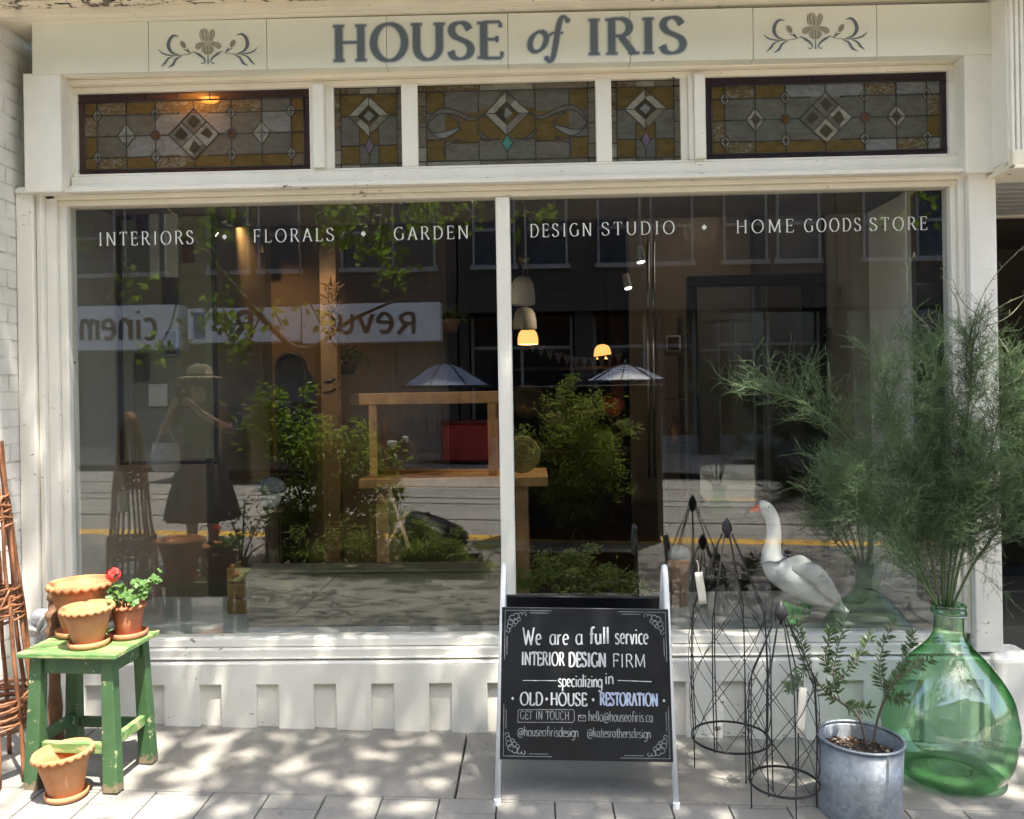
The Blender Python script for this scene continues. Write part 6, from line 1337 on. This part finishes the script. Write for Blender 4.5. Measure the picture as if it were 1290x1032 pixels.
mb.tube(spline(b0+[mir(330,400,3.2), mir(385,440,3.1), mir(440,405,3), mir(500,378,3), mir(552,358,3)], 6), list(np.linspace(.05, .004, 43)), 7)
top_ = V((-1.2, -3.0, 5.4)); rs = random.Random(9)
for c in twigs:
    if c.x > 1.5: continue
    h = c+V((rs.uniform(-.3,.3), rs.uniform(-.3,.2), rs.uniform(.5,.9))); mb.tube(spline([(h.x*.9-.2, -3.2+rs.uniform(-.3,.3), 5.3), h, c, c+V((rs.uniform(-.15,.15), 0, -.12))], 5), list(np.linspace(.012, .0025, 16)), 5)
mb.build('twigs', bark, tl_, smooth=True)
mb = MB()
for c in twigs:
    if c.x > 1.5: mb.tube(spline([(c.x+.4, -3.2, 5.3), c+V((.1,0,.6)), c, c+V((-.1,0,-.1))], 5), list(np.linspace(.012, .0025, 16)), 5)
mb.build('twigs', bark, tr_, smooth=True)

# ================================================================== the passer-by reflected in the left pane
skinm = M('skin', (.42, .24, .17), .5, .08, 20); navy = M('navy_cloth', (.022, .026, .045), .85, .2, 6, .2, 60); straw = M('straw_hat', (.50, .42, .28), .8, .15, 40, .3, 120)
hx = mir(252, 490, 3.27).x; per_ = thing('person', 'person in a dark dress and sun hat holding up a phone', 'person', (hx, -3.27, gz(hx)))
J = dict(pel=((0,0,.94),.105,None), bel=((0,0,1.08),.10,'pel'), che=((0,.0,1.27),.115,'bel'), upc=((0,0,1.38),.085,'che'), nek=((0,.012,1.46),.05,'upc'), jaw=((0,.035,1.55),.062,'nek'), hd=((0,.03,1.62),.082,'jaw'), top=((0,.02,1.685),.07,'hd'))
for s, n_ in ((-1,'l'), (1,'r')):
    J['sh'+n_] = ((s*.155,0,1.385),.052,'upc'); J['el'+n_] = ((s*.30,.09,1.19),.040,'sh'+n_); J['fo'+n_] = ((s*.20,.22,1.29),.036,'el'+n_); J['wr'+n_] = ((s*.105,.325,1.39),.025,'fo'+n_); J['pa'+n_] = ((s*.082,.352,1.425),.027,'wr'+n_); J['pb'+n_] = ((s*.07,.365,1.455),.026,'pa'+n_)
    for k in range(4):
        zz = 1.425+k*.0165; ln = (.8, .95, 1, .9)[k]; J[f'f{k}a'+n_] = ((s*.050,.392,zz+.012),.0095,'pb'+n_); J[f'f{k}b'+n_] = ((s*(.050-.022*ln),.408,zz+.010),.0085,f'f{k}a'+n_); J[f'f{k}c'+n_] = ((s*(.050-.04*ln),.405,zz+.006),.007,f'f{k}b'+n_)
    J['ta'+n_] = ((s*.062,.345,1.462),.010,'pa'+n_); J['tb'+n_] = ((s*.045,.352,1.482),.009,'ta'+n_); J['tc'+n_] = ((s*.028,.362,1.490),.0075,'tb'+n_)
    J['hi'+n_] = ((s*.085,0,.86),.088,'pel'); J['kn'+n_] = ((s*.095,.015,.49),.056,'hi'+n_); J['ca'+n_] = ((s*.095,-.015,.34),.052,'kn'+n_); J['an'+n_] = ((s*.095,-.01,.085),.036,'ca'+n_); J['to'+n_] = ((s*.11,.12,.035),.032,'an'+n_)
keys = list(J); me = bpy.data.meshes.new('body'); me.from_pydata([J[k][0] for k in keys], [(keys.index(J[k][2]), keys.index(k)) for k in keys if J[k][2]], []); body = bpy.data.objects.new('body', me); col.objects.link(body); body.parent = per_; me.materials.append(skinm)
sk_ = body.modifiers.new('skin', 'SKIN'); sk_.use_smooth_shade = True
if not me.skin_vertices: 
    bpy.context.view_layer.update()
lay = me.skin_vertices[0] if me.skin_vertices else None
if lay:
    for i, k in enumerate(keys): lay.data[i].radius = (J[k][1], J[k][1]); lay.data[i].use_root = (k == 'pel')
body.modifiers.new('sub', 'SUBSURF').levels = 2; body.modifiers['sub'].render_levels = 2
def rings_(L, fold=0): return [[(rx*math.cos(a)*(1+fold*(i/len(L))*.08*math.sin(a*9)), ry*math.sin(a)*(1+fold*(i/len(L))*.08*math.sin(a*9)), z) for a in np.linspace(0, 2*math.pi, 49)[:-1]] for i, (z, rx, ry) in enumerate(L)]
mb = MB(); mb.loft(rings_([(1.465,.07,.062),(1.43,.15,.085),(1.36,.185,.115),(1.25,.17,.135),(1.10,.145,.125),(.97,.18,.155),(.8,.225,.20),(.6,.275,.25),(.42,.31,.285)], 1.2), cap=False); d_ = mb.build('dress', navy, per_, smooth=True, local=True); m_ = d_.modifiers.new('solid', 'SOLIDIFY'); m_.thickness = .006
mb = MB()
for s in (-1, 1): mb.tube([(s*.12,0,1.40),(s*.175,.005,1.37),(s*.25,.055,1.26)], [.062,.068,.06], 14)
mb.build('sleeves', navy, per_, smooth=True, local=True)
mb = MB(); mb.ball((0,.012,1.635), .094, .098, .098, 18, 12); mb.tube([(0,-.05,1.62),(0,-.07,1.52),(0,-.06,1.42)], [.075,.07,.03], 12); mb.build('hair', M('dark_hair', (.03, .02, .015), .6), per_, smooth=True, local=True)
mb = MB(); mb.loft(rings_([(1.655,.205,.215),(1.672,.16,.17),(1.682,.108,.112),(1.72,.105,.108),(1.76,.092,.096),(1.785,.05,.055),(1.79,.01,.01)])); ht_ = mb.build('hat', straw, per_, smooth=True, local=True); mb = MB(); mb.tube([(.107*math.cos(a), .111*math.sin(a), 1.69) for a in np.linspace(0, 6.283, 33)[:-1]], .009, 6, closed=True); mb.build('band', black_m, ht_, smooth=True, local=True)
mb = MB(); mb.ball((0,.128,1.585), .013, .02, .022, 10, 8); mb.ball((0,.112,1.548), .024, .012, .007, 10, 6); mb.build('nose_and_mouth', skinm, per_, smooth=True, local=True)
for s in (-1, 1):
    mb = MB(); mb.ball((s*.032,.103,1.612), .011, .008, .008, 10, 8); mb.build('eye', M('eye', (.05, .035, .03), .2), per_, smooth=True, local=True)
    mb = MB(); mb.tube([(s*.095,.05,.03+.03),(s*.11,.12,.03)], [.042,.036], 10); mb.build('shoe', black_m, per_, smooth=True, local=True)
t = thing('phone', 'dark phone held up by the person in the sun hat', 'phone', (hx, -3.27+.40, gz(hx)+1.455)); mb = MB(); mb.box(-.045,.045,-.004,.004,-.04,.12); mb.build('case', black_m, t, local=True, bevel=.003); mb = MB(); mb.box(.012,.035,.0042,.0062,.08,.11); mb.build('lens_plate', steel, t, local=True)
t = thing('tote_bag', 'white tote bag hanging from the forearm of the person in the sun hat', 'bag', (hx-.235, -3.27+.18, gz(hx)+.86)); mb = MB(); mb.loft([[(-rx if a < 2 else rx, -.035 if a in (0, 3) else .035, z) for a in (0, 1, 3, 2)] if False else [(rx*math.cos(b), .045*math.sin(b), z) for b in np.linspace(0, 2*math.pi, 17)[:-1]] for z, rx in ((0,.10),(.03,.125),(.14,.13),(.24,.11))]); mb.build('body', M('white_cotton', (.7, .69, .66), .8, .05, 6, .2), t, smooth=True, local=True)
mb = MB(); mb.tube(spline([(-.08,0,.23),(-.03,0,.37),(0,0,.405),(.03,0,.37),(.08,0,.23)], 5), .007, 6); mb.build('handle', M('white_strap', (.68, .67, .64), .8), t, smooth=True, local=True)
# ================================================================== kerbside planting and clutter, seen mirrored in the panes
lean_m2 = lean_m
def mir3(px, py, Yv): q = mir(px, py, Yv); return q
def bush(name, label, cat, blobs, n, L, W, mat, root, stems=(), seed=1, smat=olw):
    t = thing(name, label, cat, root); rs = random.Random(seed); mb = MB(); tot = sum(b[3]**2 for b in blobs)
    for (px, py, Y, rp, *asp) in blobs:
        c = mir(px, py, Y)-V(root); r = rp*(3.9+Y)/1033; az = asp[0] if asp else 1
        cl = [(rs.gauss(0,.5), rs.gauss(0,.5), rs.gauss(0,.5)) for _ in range(12)]
        for k in range(int(n*rp*rp/tot)):
            g = rs.choice(cl); p = V((g[0]+rs.gauss(0,.2), g[1]+rs.gauss(0,.2), (g[2]+rs.gauss(0,.2))*az))
            if (c+p*r).z < .02-V(root).z*0: p.z = abs(p.z)*.3
            d = V((rs.gauss(0,1)+p.x, rs.gauss(0,1)+p.y, rs.gauss(0,.8)+.3)); mb.leaf(c+p*r, d, V((rs.gauss(0,.6), rs.gauss(-.3,.6), 1)), L*rs.uniform(.6,1.2), W*rs.uniform(.7,1.2))
    mb.build('foliage', mat, t, local=True); mb = MB()
    for s in stems: mb.tube(spline([mir(*p)-V(root) for p in s], 6), list(np.linspace(.011, .005, (len(s)-1)*6+1)), 6)
    if stems: mb.build('stem', smat, t, smooth=True, local=True)
    return t
def planter(label, px, Yv, wx, wy, h, m):
    q = mir(px, 600, Yv); t = thing('planter', label, 'planter', (q.x, -Yv, gz(q.x))); mb = MB(); o = .03
    for b in ((-wx,wx,-wy,-wy+o), (-wx,wx,wy-o,wy), (-wx,-wx+o,-wy+o,wy-o), (wx-o,wx,-wy+o,wy-o)): mb.box(*b, 0, h)
    mb.build('box', m, t, local=True, bevel=.004); mb = MB(); mb.box(-wx+o, wx-o, -wy+o, wy-o, .02, h-.04); mb.build('soil', soil, t, local=True); return t
pm = M('dark_planter_wood', (.06, .045, .035), .8, .3, 8)
def groot(px, Yv, h=.0): q = mir(px, 600, Yv); return (q.x, -Yv, gz(q.x)+h)
Y = 3.75
planter('dark wooden planter with the tall leafy shrub, on the pavement behind the viewer', 405, Y, .46, .26, .34, pm)
r_ = groot(405, Y, .3)
bush('leafy_shrub', 'tall leafy green shrub in a dark planter, mirrored in the left pane', 'plant', [(345,510,Y,34,1.6), (340,560,Y,32), (400,575,Y,52), (440,595,Y,48), (385,625,Y,48), (458,565,Y,34), (425,645,Y,50), (370,545,Y,30), (478,610,Y,28), (360,660,Y,36)], 6500, .075, .036, leafmat('shrub_leaf_outdoor', (.12, .20, .035), (.25, .34, .07), .5), r_,
     [[(405,690,Y),(408,650,Y),(400,600,Y),(388,560,Y)], [(405,690,Y),(425,640,Y),(440,590,Y)], [(405,690,Y),(370,600,Y),(348,510,Y)]], 2)
Y = 3.15
planter('long low planter of feathery foliage behind the viewer on the left', 500, Y, .72, .2, .12, pm)
fe = leafmat('feathery_leaf_outdoor', (.16, .18, .05), (.28, .29, .10), .5, .6)
bush('feathery_plant', 'low feathery yellow green planting mirrored along the foot of the left pane', 'plant', [(450,690,Y,44,.8), (520,700,Y,42,.7), (400,700,Y,36), (570,710,Y,34,.6), (480,665,Y,30), (610,718,Y,22,.6), (545,690,Y,26)], 8000, .06, .014, fe, groot(500, Y, .1), [[(500,735,Y),(490,715,Y),(470,690,Y)], [(500,735,Y),(525,720,Y),(545,705,Y)]], 3)
Y = 4.45
bush('smoke_bush', 'small cloud shaped smoke bush on two thin stems, mirrored in the right pane', 'tree', [(715,545,Y,42), (748,575,Y,40), (700,590,Y,38), (735,598,Y,40), (768,560,Y,28), (775,600,Y,24), (700,612,Y,26), (748,515,Y,26), (712,505,Y,22), (678,560,Y,24), (790,545,Y,16), (735,550,Y,40)], 9500, .045, .017, leafmat('smoke_bush_leaf', (.20, .23, .055), (.36, .36, .12), .55, .6), groot(728, Y, .0),
     [[(722,695,Y),(720,680,Y),(728,660,Y),(738,630,Y),(742,580,Y)], [(733,695,Y),(736,680,Y),(727,660,Y),(712,630,Y),(708,590,Y)]], 5)
Y = 3.35
bush('wiry_plant', 'dark wiry plant with small leaves between the person and the leafy shrub', 'plant', [(300,655,Y,34), (282,640,Y,24), (322,675,Y,24)], 260, .05, .024, darkl, groot(302, Y),
     [[(303,722,Y),(300,680,Y),(285,640,Y)], [(303,722,Y),(312,690,Y),(330,650,Y)], [(303,722,Y),(290,700,Y),(268,665,Y)], [(303,722,Y),(318,695,Y),(345,680,Y)], [(303,722,Y),(306,680,Y),(308,630,Y)]], 8, dkwood)
c = mir(545, 690, 4.5); t = thing('black_sack', 'tied black refuse sack slumped at the yellow kerb', 'sack', (c.x, -4.5, gz(c.x))); mb = MB()
def lump(i, a, r, z): return r*(1+.07*math.sin(a*3+i)+.05*math.sin(a*7+i*2))*(1.25 if math.cos(a) > 0 else 1), z*(1-.35*math.cos(a)*r/.2)
mb.lathe([(0,0),(.22,0),(.28,.05),(.29,.13),(.25,.2),(.18,.25),(.08,.275),(0,.27)], 36, fn=lump); mb.build('sack', M('black_plastic', (.008, .008, .009), .4, .3, 10, .4, 25), t, smooth=True, local=True)
mb = MB(); mb.tube([(-.03,0,.26),(-.035,.01,.29),(-.05,0,.315)], [.03,.018,.035], 8); mb.build('knot', M('black_plastic_knot', (.01, .01, .011), .45), t, smooth=True, local=True)
xl, xr = mir(634, 600, 4.78).x, mir(835, 600, 4.78).x
t = thing('utility_cabinet', 'tall black utility cabinet at the kerb behind the smoke bush', 'cabinet', ((xl+xr)/2, -4.93, gz(xr))); h_ = 1.62; kx = (xr-xl)/2; kb = M('black_cabinet_paint', (.010, .010, .011), .55, .3, 5)
mb = MB(); mb.box(-kx, kx, -.15, .15, .06, h_); mb.build('body', kb, t, local=True, bevel=.01); mb = MB(); mb.box(-kx-.02, kx+.02, -.17, .17, h_+.001, h_+.04); mb.build('lid', kb, t, local=True, bevel=.01)
mb = MB(); mb.box(-kx+.03, kx-.03, -.12, .12, 0, .0599); mb.build('plinth', dkwood, t, local=True)
for s in (-1, 1):
    mb = MB(); mb.box(s*kx*.5-kx*.46, s*kx*.5+kx*.46, .1505, .158, .12, h_-.06); d_ = mb.build('door', kb, t, local=True, bevel=.004); mb = MB(); mb.box(s*.06-.012, s*.06+.012, .1585, .18, .75, .9); mb.build('handle', steel, d_, local=True)
